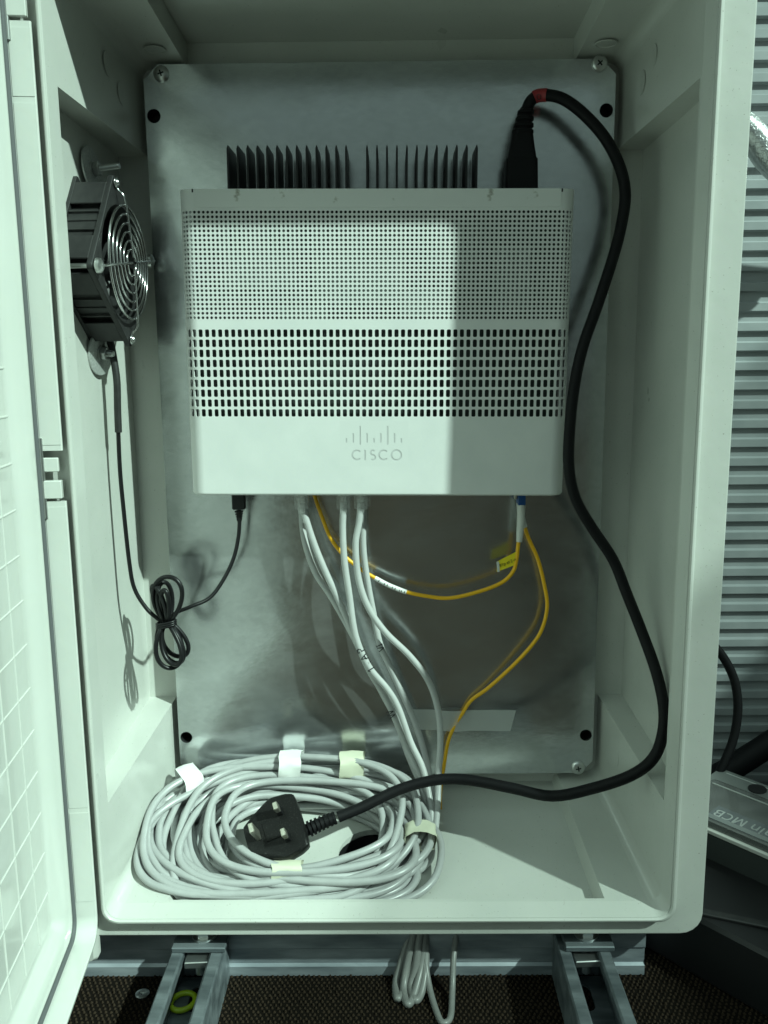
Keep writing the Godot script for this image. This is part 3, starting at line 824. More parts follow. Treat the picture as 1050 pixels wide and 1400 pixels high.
# ---------------------------------------------------------------- fan
func fan() -> void:
	var n := Vector3(1, 0, 0.05).normalized()
	var b := Basis(Vector3(n.z, 0, -n.x), Vector3.UP, n)
	b = b * Basis(Vector3(0, 0, 1), 0.13)
	var root := thing("cooling_fan", "square black cooling fan standing on its corner on the left cabinet wall", "fan", Vector3(-199, 463, 75), b)
	# everything below is in the fan's own frame; the frame is a square turned to stand on a corner
	var q := Basis(Vector3(0, 0, 1), PI * 0.25)
	var turn := func(l: PackedVector3Array) -> PackedVector3Array:
		var o := PackedVector3Array()
		for p in l: o.append(q * p)
		return o
	var sq := func(h: float, r: float, z: float) -> PackedVector3Array: return turn.call(rr(-h, h, -h, h, r, z, 8))
	var ci := func(r: float, z: float) -> PackedVector3Array: return turn.call(rr(-r, r, -r, r, r - 0.001, z, 8))
	for zz in [[0.0, -4.2], [-28.0, -32.0]]:
		var m := MB.new()
		var z0: float = zz[0]; var z1: float = zz[1]
		m.loft([ci.call(43.0, z0), sq.call(45.6, 3.0, z0), sq.call(46.0, 3.4, z0 - 0.5), sq.call(46.0, 3.4, z1 + 0.5), sq.call(45.6, 3.0, z1), ci.call(43.0, z1), ci.call(43.0, z0)])
		put("fan_flange", m, M.fan, root)
	var bd := MB.new()
	bd.loft([ci.call(42.9, -0.4), ci.call(42.5, -31.0)]); bd.loft([ci.call(44.2, -4.0), ci.call(44.2, -28.2)])
	put("fan_barrel", bd, M.fan, root)
	# straight side walls between the flanges, cut back round the middle
	for k in 4:
		var m := MB.new()
		var rot := Basis(Vector3(0, 0, 1), PI * 0.25 + PI * 0.5 * k)
		for s: float in [-1.0, 1.0]:
			m.box(rot * Vector3(s * 27, 45.0, -16), Vector3(22, 1.6, 24.2), rot)
		for j in 3:
			m.box(rot * Vector3(-9.0 + 9.0 * j, 44.4, -16), Vector3(1.6, 1.2, 24.0), rot)
		put("frame_web", m, M.fan, root)
	# rotor
	var hub := MB.new()
	hub.lathe(PackedVector2Array([Vector2(18.5, -26), Vector2(18.5, -6), Vector2(17.4, -4.6), Vector2(0.01, -4.4)]), Transform3D(), 28)
	put("fan_hub", hub, M.fan, root)
	var bl := MB.new()
	for i in 7:
		var r0 := 18.0 + i * 3.1; var r1 := 18.0 + (i + 1) * 3.1
		var P := func(r: float, e: float) -> Vector3:
			var a := 0.30 * e + (r - 18.0) * 0.012
			return Vector3(cos(a) * r, sin(a) * r, -14.0 + 7.5 * e)
		bl.quad(P.call(r0, -1.0), P.call(r1, -1.0), P.call(r1, 1.0), P.call(r0, 1.0))
	var blm := bl.mesh(80.0)
	for i in 7: same("fan_blade", blm, M.fan, root, Transform3D(Basis(Vector3(0, 0, 1), TAU * i / 7.0), Vector3.ZERO))
	for i in 3:
		var strut := MB.new()
		strut.box(Basis(Vector3(0, 0, 1), TAU * i / 3.0 + 0.5) * Vector3(28, 0, -29), Vector3(30, 4, 3), Basis(Vector3(0, 0, 1), TAU * i / 3.0 + 0.5))
		put("rear_strut", strut, M.fan, root)
	# chromed wire guard: rings on four arms that end in eyes at the corners
	for r: float in [42.2, 35.7, 29.2, 22.7, 16.2, 9.7]:
		var ring := PackedVector3Array()
		for k in 56: ring.append(Vector3(cos(TAU * k / 56.0) * r, sin(TAU * k / 56.0) * r, 5.0 + 2.2 * (1.0 - r / 42.2)))
		var m := MB.new(); m.tube(ring, 1.1, 8, true)
		put("guard_ring", m, M.chrome, root)
	for k in 4:
		var rot := Basis(Vector3(0, 0, 1), PI * 0.5 * k)
		var m := MB.new()
		var arm := PackedVector3Array()
		for p in [Vector3(4, 0, 8.7), Vector3(20, 0, 8.1), Vector3(44, 0, 6.9), Vector3(50, 0, 5.2), Vector3(53, 0, 2.2), Vector3(55, 0, 1.4)]: arm.append(rot * p)
		m.tube(spline(arm, 4), 1.0, 8)
		var eye := PackedVector3Array()
		for j in 16: eye.append(rot * Vector3(58.4 + cos(TAU * j / 16.0) * 3.2, sin(TAU * j / 16.0) * 3.2, 1.2))
		m.tube(eye, 0.95, 8, true)
		put("guard_arm", m, M.chrome, root)
		var big := k % 2 == 0
		var s := MB.new()
		var t := Transform3D(rot, rot * Vector3(58.4, 0, 0))
		if big:
			s.lathe(PackedVector2Array([Vector2(5.4, 1.6), Vector2(5.6, 2.4), Vector2(5.2, 4.4), Vector2(3.4, 5.8), Vector2(0.01, 6.2)]), t, 20)
			s.lathe(PackedVector2Array([Vector2(1.9, 2), Vector2(1.9, -5), Vector2(1.9, -21), Vector2(1.2, -22), Vector2(0.01, -22)]), t, 12)
			s.box(t * Vector3(0, 0, 6.0), Vector3(8.5, 1.0, 0.5), rot, 0.1)
		else:
			s.lathe(PackedVector2Array([Vector2(2.6, 1.0), Vector2(2.6, 2.4), Vector2(1.8, 3.4), Vector2(0.01, 3.6)]), t, 14)
		put("guard_screw", s, M.zinc, root)
	# wall bolts with large washers that clamp the fan
	for e in [[536.0, 54.0, 20.0, "upper"], [395.0, 62.0, 9.0, "lower"]]:
		var y: float = e[0]; var z: float = e[1]; var len: float = e[2]
		var w := thing("wall_bolt", "zinc bolt with large round washer and nut clamping the %s corner of the fan" % e[3], "bolt", Vector3(-226.0, y, z), Basis(Vector3(0, 1, 0), -0.08 if e[3] == "upper" else -0.22) * Basis(Vector3(0, 1, 0), PI * 0.5) * Basis(Vector3(1, 0, 0), -0.10 if e[3] == "upper" else 0.08))
		var m := MB.new()
		m.lathe(PackedVector2Array([Vector2(3.4, 0.0), Vector2(17.2, 0.0), Vector2(17.8, 0.4), Vector2(17.8, 1.6), Vector2(17.2, 2.0), Vector2(3.2, 2.0)]), Transform3D(), 32)
		put("washer", m, M.washer if e[3] == "lower" else M.washer, w)
		m = MB.new()
		m.lathe(PackedVector2Array([Vector2(3.0, 2.1), Vector2(6.4, 2.1), Vector2(6.4, 3.2), Vector2(3.0, 3.2)]), Transform3D(), 20)
		m.lathe(PackedVector2Array([Vector2(2.8, 3.2), Vector2(4.9, 3.2), Vector2(5.5, 3.8), Vector2(5.5, 7.0), Vector2(4.9, 7.6), Vector2(2.8, 7.6)]), Transform3D(), 6)
		put("nut", m, M.zinc, w, 20.0)
		m = MB.new()
		var pr := PackedVector2Array()
		for k in int(len): pr.append_array([Vector2(2.9, 3.0 + k), Vector2(2.45, 3.5 + k)])
		pr.append_array([Vector2(2.2, 3.6 + len), Vector2(0.01, 3.6 + len)])
		m.lathe(pr, Transform3D(), 14)
		put("thread", m, M.zinc, w, 60.0)
	# supply lead with its tied bundle and plug
	var lead := thing("fan_lead", "thin black lead hanging from the fan, tied in a bundle, plugged in under the router", "cable")
	var m2 := MB.new()
	var p1 := spline(V([-219, 410, 60, -218, 404, 58, -216, 393, 59, -214, 373, 60, -215, 346, 60, -216, 302, 60, -215, 265, 60, -213, 221, 60, -210, 199, 60, -201, 182, 60, -191, 172, 60, -184, 169, 61]), 6)
	m2.tube(p1, 1.75, 10)
	put("cord", m2, M.black, lead)
	m2 = MB.new()
	m2.tube(spline(V([-219, 412, 60, -218, 404, 58, -216, 393, 59, -214, 373, 60, -214.8, 350, 60, -215.3, 331, 60]), 6), 2.9, 12)
	put("heat_shrink_sleeve", m2, M.fan, lead)
	m2 = MB.new()
	m2.tube(spline(V([-184, 170, 58, -177, 177, 58, -164, 182, 56, -150, 187, 48, -140, 199, 40, -131, 217, 32, -126.5, 236, 27, -125, 252, 26]), 6), 1.7, 10)
	put("cord", m2, M.black, lead)
	# tied bundle: loops above and below the twist tie
	m2 = MB.new()
	var o := Vector3(-184, 170, 60)
	var loop := func(dx: float, dy: float, w: float, tilt: float, zz: float) -> void:
		var pts := PackedVector3Array()
		for k in 17:
			var a := TAU * k / 16.0
			var s := sin(a * 0.5)
			var yy := dy * s * s
			var xx := dx * s * s + w * sin(a) * (0.35 + 0.65 * s)
			pts.append(o + Vector3(xx, yy, zz * s + tilt * sin(a)))
		m2.tube(spline(pts, 3), 1.95, 10)
	loop.call(5.0, 41.0, 15.5, 3.0, 7.0)
	loop.call(-9.0, 32.0, 6.5, 6.0, 2.0)
	loop.call(-2.0, 34.0, 5.5, -6.0, -2.0)
	loop.call(1.5, 30.0, 4.5, 2.0, 9.0)
	loop.call(7.0, -35.0, 12.0, 4.0, 5.0)
	loop.call(10.0, -31.0, 11.5, -2.0, 0.0)
	loop.call(4.0, -38.0, 12.0, -5.0, 9.0)
	loop.call(8.0, -34.0, 10.0, 2.0, 12.0)
	put("tied_bundle", m2, M.black, lead)
	m2 = MB.new()
	for j in 3:
		var ring := PackedVector3Array()
		for k in 20: ring.append(o + Vector3(cos(TAU * k / 20.0) * 8.2, -1.5 + 1.7 * j - 1.2 + 1.6 * cos(TAU * k / 20.0), sin(TAU * k / 20.0) * 5.0 + 3.0))
		m2.tube(ring, 1.0, 8, true)
	m2.tube(spline(V([-191, 168, 64, -193, 158, 66, -193, 150, 65, -195, 144, 66]), 4), 0.8, 6)
	put("twist_tie", m2, M.black, lead)
	m2 = MB.new()
	m2.box(Vector3(-125, 268, 26), Vector3(11.5, 15, 7), Basis(), 1.0)
	for k in 4: m2.box(Vector3(-125.2, 258.6 - k * 2.2, 26), Vector3(7.2 - k * 0.8, 1.3, 5.6 - k * 0.6), Basis(), 0.4)
	m2.box(Vector3(-125.2, 255, 26), Vector3(4.2, 10, 4.0), Basis(), 0.6)
	put("connector", m2, M.black, lead)

# ---------------------------------------------------------------- mains lead
func power_cable() -> void:
	var root := thing("mains_lead", "thick black mains lead looping from router top to three-pin plug on grey coil", "cable")
	var m := MB.new()
	var p := spline(V([119, 585, 22, 121.5, 590.5, 22, 126, 594.2, 22, 133, 595, 24, 147, 591, 27, 164, 578, 30, 181, 559, 32, 193, 536, 34, 197, 515, 36, 194, 491, 38, 188, 467, 40, 176, 430, 44, 164, 396, 48, 157, 363, 52, 153.5, 328, 56, 153.5, 298, 58, 160, 272, 58, 174, 248, 58, 192, 221, 60, 203, 193, 66, 214, 163, 76, 222, 135, 92, 225, 111, 106, 223, 90, 113, 215, 71, 117, 198, 56, 116, 170, 41, 108, 139, 29, 98, 107, 31, 88, 71, 34, 79, 43, 32, 75, 12, 24.5, 77, -19, 13, 85, -40, 7, 91]), 5)
	m.tube(p, 4.6, 16)
	put("cord", m, M.rubber, root)
	# moulded connector in the router's top
	m = MB.new()
	var sec := func(cx: float, cy: float, w: float, d: float, r: float) -> PackedVector3Array:
		var l := PackedVector3Array()
		for q in rr(-w, w, -d, d, r, 0.0, 5): l.append(Vector3(cx + q.x, cy, 22 + q.y))
		return l
	m.loft([sec.call(115, 518, 13.4, 9, 3), sec.call(115, 546, 12.6, 9, 3), sec.call(115, 547, 11.6, 8.6, 3), sec.call(115.2, 556, 10.0, 8, 4), sec.call(115.6, 566, 8.4, 7.4, 5)])
	m.fan(sec.call(115.6, 566, 8.4, 7.4, 5))
	put("connector", m, M.rubber, root)
	m = MB.new()
	for k in 4:
		var w := 8.8 - k * 0.75; var cy := 567.5 + k * 5.0; var cx := 115.7 + k * 0.75
		m.loft([sec.call(cx, cy - 1.8, w - 1.2, 6.4, 5.0), sec.call(cx, cy - 1.2, w, 7.4, 5.2), sec.call(cx, cy + 1.0, w - 0.2, 7.2, 5.2), sec.call(cx, cy + 1.7, w - 1.6, 6.2, 4.6), sec.call(cx + 0.4, cy + 3.3, w - 1.9, 6.0, 4.4)])
	put("strain_relief", m, M.rubber, root)
	# red tag wound round the lead
	m = MB.new()
	m.tube(spline(V([124.5, 593.6, 22.1, 127.5, 594.8, 22.6, 131.5, 595.1, 23.4, 134.5, 594.8, 24.4]), 3), 5.1, 18)
	put("red_tag", m, M.red, root)
	var tm := _text("O", 6.0, 0.5)
	var o := same("tag_mark", tm, M.ink, root, Transform3D(Basis(), Vector3(127.5, 592.4, 27.8)))
	o.rotation = Vector3(-0.1, 0, 0)
	# three-pin plug
	var nrm := Vector3(-0.12, 0.70, 0.70).normalized()
	var e := Vector3(-0.92, -0.26, 0.22); e = (e - nrm * e.dot(nrm)).normalized()
	var bb := nrm.cross(e)
	var at := Vector3(-88.0, 8.0, 108.0)
	var pl := Node3D.new(); pl.name = "three_pin_plug"; pl.transform = Transform3D(Basis(e, bb, nrm).scaled(Vector3.ONE * 1.02), at * S); root.add_child(pl)
	m = MB.new()
	var out := func(k: float, z: float) -> PackedVector3Array:
		var poly := PackedVector2Array([Vector2(-19, -17), Vector2(-15, -23), Vector2(-6, -25), Vector2(4, -24.5), Vector2(25, -13), Vector2(28, -8), Vector2(28, 8), Vector2(25, 13), Vector2(4, 24.5), Vector2(-6, 25), Vector2(-15, 23), Vector2(-19, 17)])
		var l := PackedVector3Array()
		for i in poly.size():
			for j in 3:
				var t := j / 3.0
				var a := poly[(i - 1 + 12) % 12]; var b := poly[i]; var c := poly[(i + 1) % 12]; var d := poly[(i + 2) % 12]
				var q := 0.5 * (2.0 * b + (c - a) * t + (2.0 * a - 5.0 * b + 4.0 * c - d) * t * t + (3.0 * b - a - 3.0 * c + d) * t * t * t)
				l.append(Vector3(q.x - signf(q.x) * k * clampf(absf(q.x) / 12.0, 0.0, 1.0), q.y - signf(q.y) * k * clampf(absf(q.y) / 12.0, 0.0, 1.0), z))
		return l
	m.loft([out.call(3.0, -17.0), out.call(1.0, -15.5), out.call(0.0, -11.0), out.call(-0.4, -4.0), out.call(0.0, -1.2), out.call(1.2, 0.0), out.call(4.0, 0.0)])
	m.fan(out.call(4.0, 0.0)); m.fan(out.call(3.0, -17.0))
	put("plug_body", m, M.plug, pl)
	m = MB.new()
	m.box(Vector3(5, 0, 0.1), Vector3(15, 16, 1.2), Basis(), 0.4)
	put("fuse_carrier", m, M.plug, pl)
	for q in [[-4.5, -11.1, 6.4, 4.0, 17.7], [-4.5, 11.1, 6.4, 4.0, 17.7], [17.7, 0.0, 4.0, 8.0, 22.7]]:
		var len: float = q[4]
		m = MB.new(); m.box(Vector3(q[0], q[1], len * 0.5), Vector3(q[3], q[2], len) if q[1] != 0.0 else Vector3(4.0, 8.0, len), Basis(), 0.6)
		var pin := put("plug_pin", m, M.brass, pl)
		if q[1] != 0.0:
			m = MB.new(); m.box(Vector3(q[0], q[1], 4.6), Vector3(q[3] + 0.4, q[2] + 0.4, 9.2), Basis(), 0.4)
			put("pin_sleeve", m, M.black, pin)
	# moulded grommet on the plug's lead
	m = MB.new()
	var tail := spline(V([-69.5, -1.5, 100, -62, 1.0, 97.5, -52, 4.0, 94, -42, 6.8, 91.4]), 6)
	m.tube(tail, 5.0, 12)
	for i in range(5, tail.size() - 1, 2):
		var d := (tail[i + 1] - tail[i - 1]).normalized()
		m.tube(PackedVector3Array([tail[i] - d * 0.95, tail[i] + d * 0.95]), 7.2 - i * 0.1, 14)
	put("cord_grip", m, M.rubber, root)

func _text(t: String, size_mm: float, depth := 0.3) -> TextMesh:
	var tm := TextMesh.new()
	var f := SystemFont.new(); f.font_names = PackedStringArray(["Droid Sans"])
	tm.font = f; tm.text = t; tm.font_size = 32; tm.pixel_size = size_mm * S / 32.0; tm.depth = depth * S
	return tm

# ---------------------------------------------------------------- network leads
func network_cables() -> void:
	var routes := [
		["front lead of the pair from the leftmost clear plug under the router", -70, 28, [-70, 266, 28, -67, 252, 28, -60, 229, 29, -50, 203, 30, -37, 173, 30, -26, 145, 30, -14, 115, 30, 1, 87, 28, 14, 54, 26, 25, 28, 30, 38, 2, 42, 44, -20, 66], true],
		["rear lead of the pair from the leftmost clear plug under the router", -72, 16, [-72, 266, 16, -70, 234, 19, -61, 204, 22, -47, 181, 23, -31, 151, 24, -17, 120, 22, -2, 88, 20, 10, 62, 18, 20, 31, 20, 30, 9, 32, 40, -14, 52], false],
		["white lead from the middle clear plug, handwritten letters on its lower half", -34, 29, [-34, 266, 30, -35, 245, 31, -34, 217, 34, -30, 185, 36, -25, 149, 38, -14, 121, 38, 2, 99, 35, 12, 80, 33, 23, 47, 33, 34, 23, 38, 40, -4, 54, 40, -22, 74], true],
		["outermost white lead curving right from the rightmost clear plug to the tape", -19, 29, [-19, 266, 30, -21, 248, 31, -24, 230, 33, -22, 201, 35, -14, 175, 36, 1, 151, 34, 22, 128, 30, 39, 103, 26, 48, 74, 24, 50, 47, 26, 48, 22, 36, 46, -4, 54, 42, -22, 78], true],
		["rear lead of the pair from the rightmost clear plug under the router", -17, 16, [-17, 266, 17, -18, 227, 19, -15, 197, 21, -10, 167, 22, -4, 136, 22, 4, 116, 20, 14, 91, 16, 26, 62, 15, 34, 37, 19, 41, 10, 32, 46, -12, 48], false],
	]
	for r in routes:
		var root := thing("network_cable", "grey network cable, " + r[0], "cable", Vector3.ZERO, Basis(), "network cables plugged into the router")
		var m := MB.new()
		m.tube(spline(V(r[3]), 6), 2.9, 14)
		put("jacket", m, M.cable_pale, root)
		m = MB.new()
		var x: float = r[1]; var z: float = r[2]
		m.box(Vector3(x, 269, z), Vector3(11.6, 16, 8.0), Basis(), 0.5)
		m.box(Vector3(x, 266, z + 5.2), Vector3(5.6, 16, 1.2), Basis(Vector3.RIGHT, 0.12), 0.3)
		put("clear_plug", m, M.clear, root)
		if r[4]:
			m = MB.new()
			m.box(Vector3(x, 274, z), Vector3(9.4, 3.0, 6.0), Basis(), 0.3)
			put("contacts", m, M.boot, root)
			m = MB.new()
			m.tube(PackedVector3Array([Vector3(x, 262, z), Vector3(x + (1.5 if x < -50 else -0.5), 255, z), Vector3(x + (2.6 if x < -50 else -1.2), 249, z + 0.4)]), 3.2, 14)
			put("boot", m, M.clear, root)
		if r[0].begins_with("white lead from the middle"):
			# handwriting that runs down the cable
			var marks := [["P", -20.5, 137, 41.0], ["A", -17.4, 130.4, 41.2], [".", -14.6, 125.2, 41.3], ["1", -11.6, 119.6, 41.0]]
			for k in marks:
				var o := same("handwritten_mark", _text(k[0], 9.0, 0.3), M.ink, root, Transform3D(Basis(), Vector3(k[1], k[2], k[3])))
				o.rotation = Vector3(0.05, 0, -1.0 + PI)
		elif r[0].begins_with("front lead"):
			var o := same("handwritten_mark", _text("W", 9.0, 0.3), M.ink, root, Transform3D(Basis(), Vector3(5.5, 73, 30.6)))
			o.rotation = Vector3(0, 0, 2.0)
		elif r[0].begins_with("rear lead of the pair from the right"):
			var o := same("handwritten_mark", _text("VI", 8.0, 0.3), M.ink, root, Transform3D(Basis(), Vector3(-3.4, 134, 25.0)))
			o.rotation = Vector3(0, 0, 2.0)

# ---------------------------------------------------------------- fibre
func fibre() -> void:
	var r1 := thing("fibre_lead", "yellow fibre lead curving left from the blue plug up behind the router", "cable", Vector3.ZERO, Basis(), "yellow fibre leads")
	var m := MB.new()
	var y1 := spline(V([119, 232, 22, 118, 224, 22, 117, 213, 22, 114, 202, 22, 104, 192, 22, 84, 184, 22, 58, 178, 21, 36, 180, 20, 18, 184, 19, 3, 190, 18, -13, 199, 17, -26, 208, 16, -37, 218, 15, -47, 232, 14, -54, 250, 13, -60, 268, 12, -62, 278, 12]), 6)
	m.tube(y1, 1.75, 12)
	put("jacket", m, M.yellow, r1)
	m = MB.new()   # white printed sleeve
	var sl := spline(V([20, 183.4, 19.1, 14, 185.4, 18.8, 3, 190, 18, -8, 196, 17.3]), 5)
	m.tube(sl, 2.15, 12)
	put("printed_sleeve", m, M.paper, r1)
	m = MB.new()
	for i in range(2, sl.size() - 2):
		if i % 3 == 0: continue
		var d := (sl[i + 1] - sl[i - 1]).normalized()
		m.box(sl[i] + Vector3(0, 0, 2.0) + Vector3(-d.y, d.x, 0) * 0.2, Vector3(0.7, 2.0, 0.5), Basis(d, Vector3(-d.y, d.x, 0).normalized(), Vector3(0, 0, 1)), 0.1)
	put("sleeve_print", m, M.ink, r1)
	for zz in [[22.0, "connector", 120.0]]:
		m = MB.new()
		m.box(Vector3(120.4, 269, 22), Vector3(6.4, 15, 6.4), Basis(), 0.6)
		m.box(Vector3(127, 272.6, 22.5), Vector3(13, 2.4, 5), Basis(), 0.4)
		put("blue_plug", m, M.blue, r1)
		m = MB.new()
		m.tube(PackedVector3Array([Vector3(120.3, 262, 22), Vector3(120.1, 250, 22), Vector3(119.5, 238, 22), Vector3(119, 229, 22)]), [3.5, 3.4, 3.1, 2.6], 14)
		put("white_boot", m, M.boot, r1)
		m = MB.new(); m.box(Vector3(115.6, 271, 18), Vector3(2.2, 9, 8), Basis(), 0.3)
		put("port_cage", m, M.brass, r1)
	# yellow flag label
	m = MB.new()
	var fl := [Vector3(118.2, 221.0, 22.8), Vector3(100.1, 211.8, 23.6), Vector3(99.4, 202.2, 23.6), Vector3(116.0, 208.4, 22.8)]
	var bk := []
	for p in fl: bk.append(p + Vector3(0, 0, -0.5))
	m.quad(fl[0], fl[1], fl[2], fl[3]); m.quad(bk[0], bk[1], bk[2], bk[3])
	for i in 4: m.quad(fl[i], fl[(i + 1) % 4], bk[(i + 1) % 4], bk[i])
	put("flag_label", m, M.label_yellow, r1)
	m = MB.new()
	m.box(Vector3(100.6, 207, 23.9), Vector3(2.2, 9.4, 0.3), Basis(Vector3(0, 0, 1), 0.08), 0.05)
	put("label_end", m, M.boot, r1)
	var o := same("label_print", _text("R1p at 2-n", 3.4, 0.2), M.ink, r1, Transform3D(Basis(Vector3(0, 0, 1), 0.40), Vector3(109.0, 210.6, 23.7)))
	o.name = "label_print"
	var r2 := thing("fibre_lead", "yellow fibre lead bowing right and down under the clear tape into the coil", "cable", Vector3.ZERO, Basis(), "yellow fibre leads")
	m = MB.new()
	m.tube(spline(V([121, 262, 13, 122, 250, 13, 125, 240, 14, 129, 229, 14, 137, 211, 15, 143, 188, 16, 146, 168, 16, 142, 147, 15, 133, 131, 14, 116, 110, 11, 95, 88, 7, 80, 75, 4, 72, 62, 2.8, 64, 48, 3, 58, 35, 8, 54, 14, 14, 51, -4, 18, 50, -24, 22]), 6), 1.75, 12)
	put("jacket", m, M.yellow, r2)
	m = MB.new()
	m.box(Vector3(120.6, 269, 13), Vector3(6.4, 15, 6.4), Basis(), 0.6)
	put("blue_plug", m, M.blue, r2)
	m = MB.new()
	m.tube(PackedVector3Array([Vector3(120.6, 262, 13), Vector3(121, 254, 13), Vector3(123, 245, 13.4), Vector3(125, 240, 14)]), [3.4, 3.2, 2.8, 2.3], 14)
	put("white_boot", m, M.boot, r2)

# ---------------------------------------------------------------- coil
func coil_floor(x: float, z: float) -> float:
	var t := clampf((z + 8.0) / 157.0, 0.0, 1.2)
	return lerpf(-8.0, -33.0, t) if (x < -165.0 - 7.0 * t or x > 166.0) else lerpf(-19.0, -46.0, t)

func coil() -> void:
	var root := thing("coiled_cable", "large coil of grey network cable taped together on the cabinet floor", "cable coil", Vector3(-86, -30, 77))
	var off := Vector3(86, 30, -77)
	var N := 38; var Q := 48; var d := 6.2
	var rest := PackedVector3Array()
	for i in N:
		var u := pow(float(i) / (N - 1), 0.85)
		var a := lerpf(74.0, 126.0, u) + rng.randf_range(-6, 5)
		var b := lerpf(46.0, 64.0, u) + rng.randf_range(-3, 3)
		var cx := lerpf(-60.0, -92.0, u) + rng.randf_range(-11, 7)
		var spin := rng.randf_range(-0.17, 0.17); var cz := 78.0 + rng.randf_range(-7, 6)
		var ph := rng.randf() * TAU; var ph2 := rng.randf() * TAU
		var lift := rng.randf_range(0.0, 30.0) * (1.0 - 0.25 * u)
		var tiltx := rng.randf_range(-9, 9); var tiltz := rng.randf_range(-11, 9)
		for k in Q:
			var th := TAU * k / Q
			var wob := 1.0 + 0.075 * sin(2.0 * th + ph) + 0.045 * sin(3.0 * th + ph2)
			var ct := cos(th); var sn := sin(th)
			var x := cx + a * wob * signf(ct) * pow(absf(ct), 0.82)
			var z := cz + b * wob * signf(sn) * pow(absf(sn), 0.80)
			var flat := Vector2(x - cx, z - cz).rotated(spin)
			x = cx + flat.x; z = cz + flat.y
			var y := -16.0 - 0.37 * (z - 75.0) + lift + tiltx * ct + tiltz * sn + 3.5 * sin(2.0 * th + ph2)
			rest.append(Vector3(x, y, z))
	var p := rest.duplicate()
	var n := p.size()
	for it in 70:
		# gravity and contact
		for i in n: p[i].y -= 0.22
		var grid := {}
		for i in n:
			var key := Vector3i((p[i] / 7.4).floor())
			if grid.has(key): grid[key].append(i)
			else: grid[key] = [i]
		var move := PackedVector3Array(); move.resize(n)
		for i in n:
			var base := Vector3i((p[i] / 7.4).floor())
			var li := i / Q; var ki := i % Q
			for ox in [-1, 0, 1]:
				for oy in [-1, 0, 1]:
					for oz in [-1, 0, 1]:
						var key := base + Vector3i(ox, oy, oz)
						if not grid.has(key): continue
						for j: int in grid[key]:
							if j <= i: continue
							var lj := j / Q
							if lj == li:
								var dk := absi(ki - j % Q)
								if dk < 3 or dk > Q - 3: continue
							var dv := p[i] - p[j]
							var l := dv.length()
							if l < d and l > 1e-4:
								var s := dv * (0.5 * (d - l) / l)
								move[i] += s; move[j] -= s
		for i in n: p[i] += move[i].limit_length(3.0) * 0.7
		# keep each loop's shape: smooth how far it has been pushed
		var np := PackedVector3Array(); np.resize(n)
		for i in n:
			var li := (i / Q) * Q; var k := i % Q
			var s := Vector3.ZERO
			for o in [-2, -1, 1, 2]:
				var j: int = li + (k + o + Q) % Q
				s += (p[j] - rest[j]) * (0.15 if absi(o) == 2 else 0.2)
			s += (p[i] - rest[i]) * 0.3
			np[i] = rest[i] + s
		p = np
		for i in n:
			var q := p[i]
			var tt := (q.z + 8.0) / 157.0
			q.x = maxf(q.x, lerpf(-201.0, -215.0, tt) + 3.4)
			q.z = clampf(q.z, 4.2, 142.0)
			q.y = maxf(q.y, coil_floor(q.x, q.z) + 3.5)
			p[i] = q
	for i in N:
		var loop := PackedVector3Array()
		for k in Q: loop.append(p[i * Q + k] + off)
		var m := MB.new()
		m.tube(spline(loop, 2, true), 3.15, 10, true)
		put("cable_loop", m, M.cable, root)
	# tape wrapped round parts of the coil
	for w in [[-182.0, 22.0, 17.0, 3, "paper", 16.0], [-83.0, 20.0, 20.0, 7, "paper", 26.0], [-30.0, 12.0, 22.0, 4, "paper_warm", 18.0], [-79.0, 116.0, 24.0, 3, "paper_warm", 14.0], [36.0, 92.0, 20.0, 4, "paper_warm", 18.0]]:
		var near := []
		for l in N:
			var best := -1; var bd := 1e9
			for k in Q:
				var q := p[l * Q + k]
				var dd := absf(q.x - w[0]) + (0.4 if w[0] < 20.0 else 1.0) * absf(q.z - w[1])
				if absf(q.z - w[1]) < float(w[5]) and dd < bd: bd = dd; best = l * Q + k
			if best >= 0 and bd < 16.0: near.append(p[best])
		near.sort_custom(func(a: Vector3, b: Vector3) -> bool: return a.y - 0.25 * absf(a.z - w[1]) > b.y - 0.25 * absf(b.z - w[1]))
		near = near.slice(0, w[3])
		if near.size() < 2: continue
		var c := Vector3.ZERO
		for q: Vector3 in near: c += q
		c /= near.size()
		var along := Vector3(1, 0, 0) if w[0] < 20.0 else Vector3(0, 0, 1)
		if w[0] < -150.0: along = Vector3(0.85, 0.12, -0.5).normalized()
		var side := along.cross(Vector3.UP).normalized(); var upv := side.cross(along)
		var es := 4.6; var eu := 4.2
		for q: Vector3 in near:
			es = maxf(es, absf((q - c).dot(side)) + 4.2); eu = maxf(eu, absf((q - c).dot(upv)) + 4.0)
		var m := MB.new()
		var loops := []
		for j in 5:
			var l := PackedVector3Array()
			for k in 28:
				var a := TAU * k / 28.0
				var wr := 1.0 + 0.05 * sin(a * 5.0 + j * 1.7) + rng.randf_range(-0.02, 0.02)
				var q := c + along * ((j / 4.0 - 0.5) * float(w[2]) + 0.8 * sin(a * 3.0)) + side * (signf(cos(a)) * pow(absf(cos(a)), 0.6) * es * wr) + upv * (signf(sin(a)) * pow(absf(sin(a)), 0.6) * eu * wr)
				l.append(q + off)
			loops.append(l)
		m.loft(loops)
		put("tape_wrap", m, M[w[4]], root, 60.0)

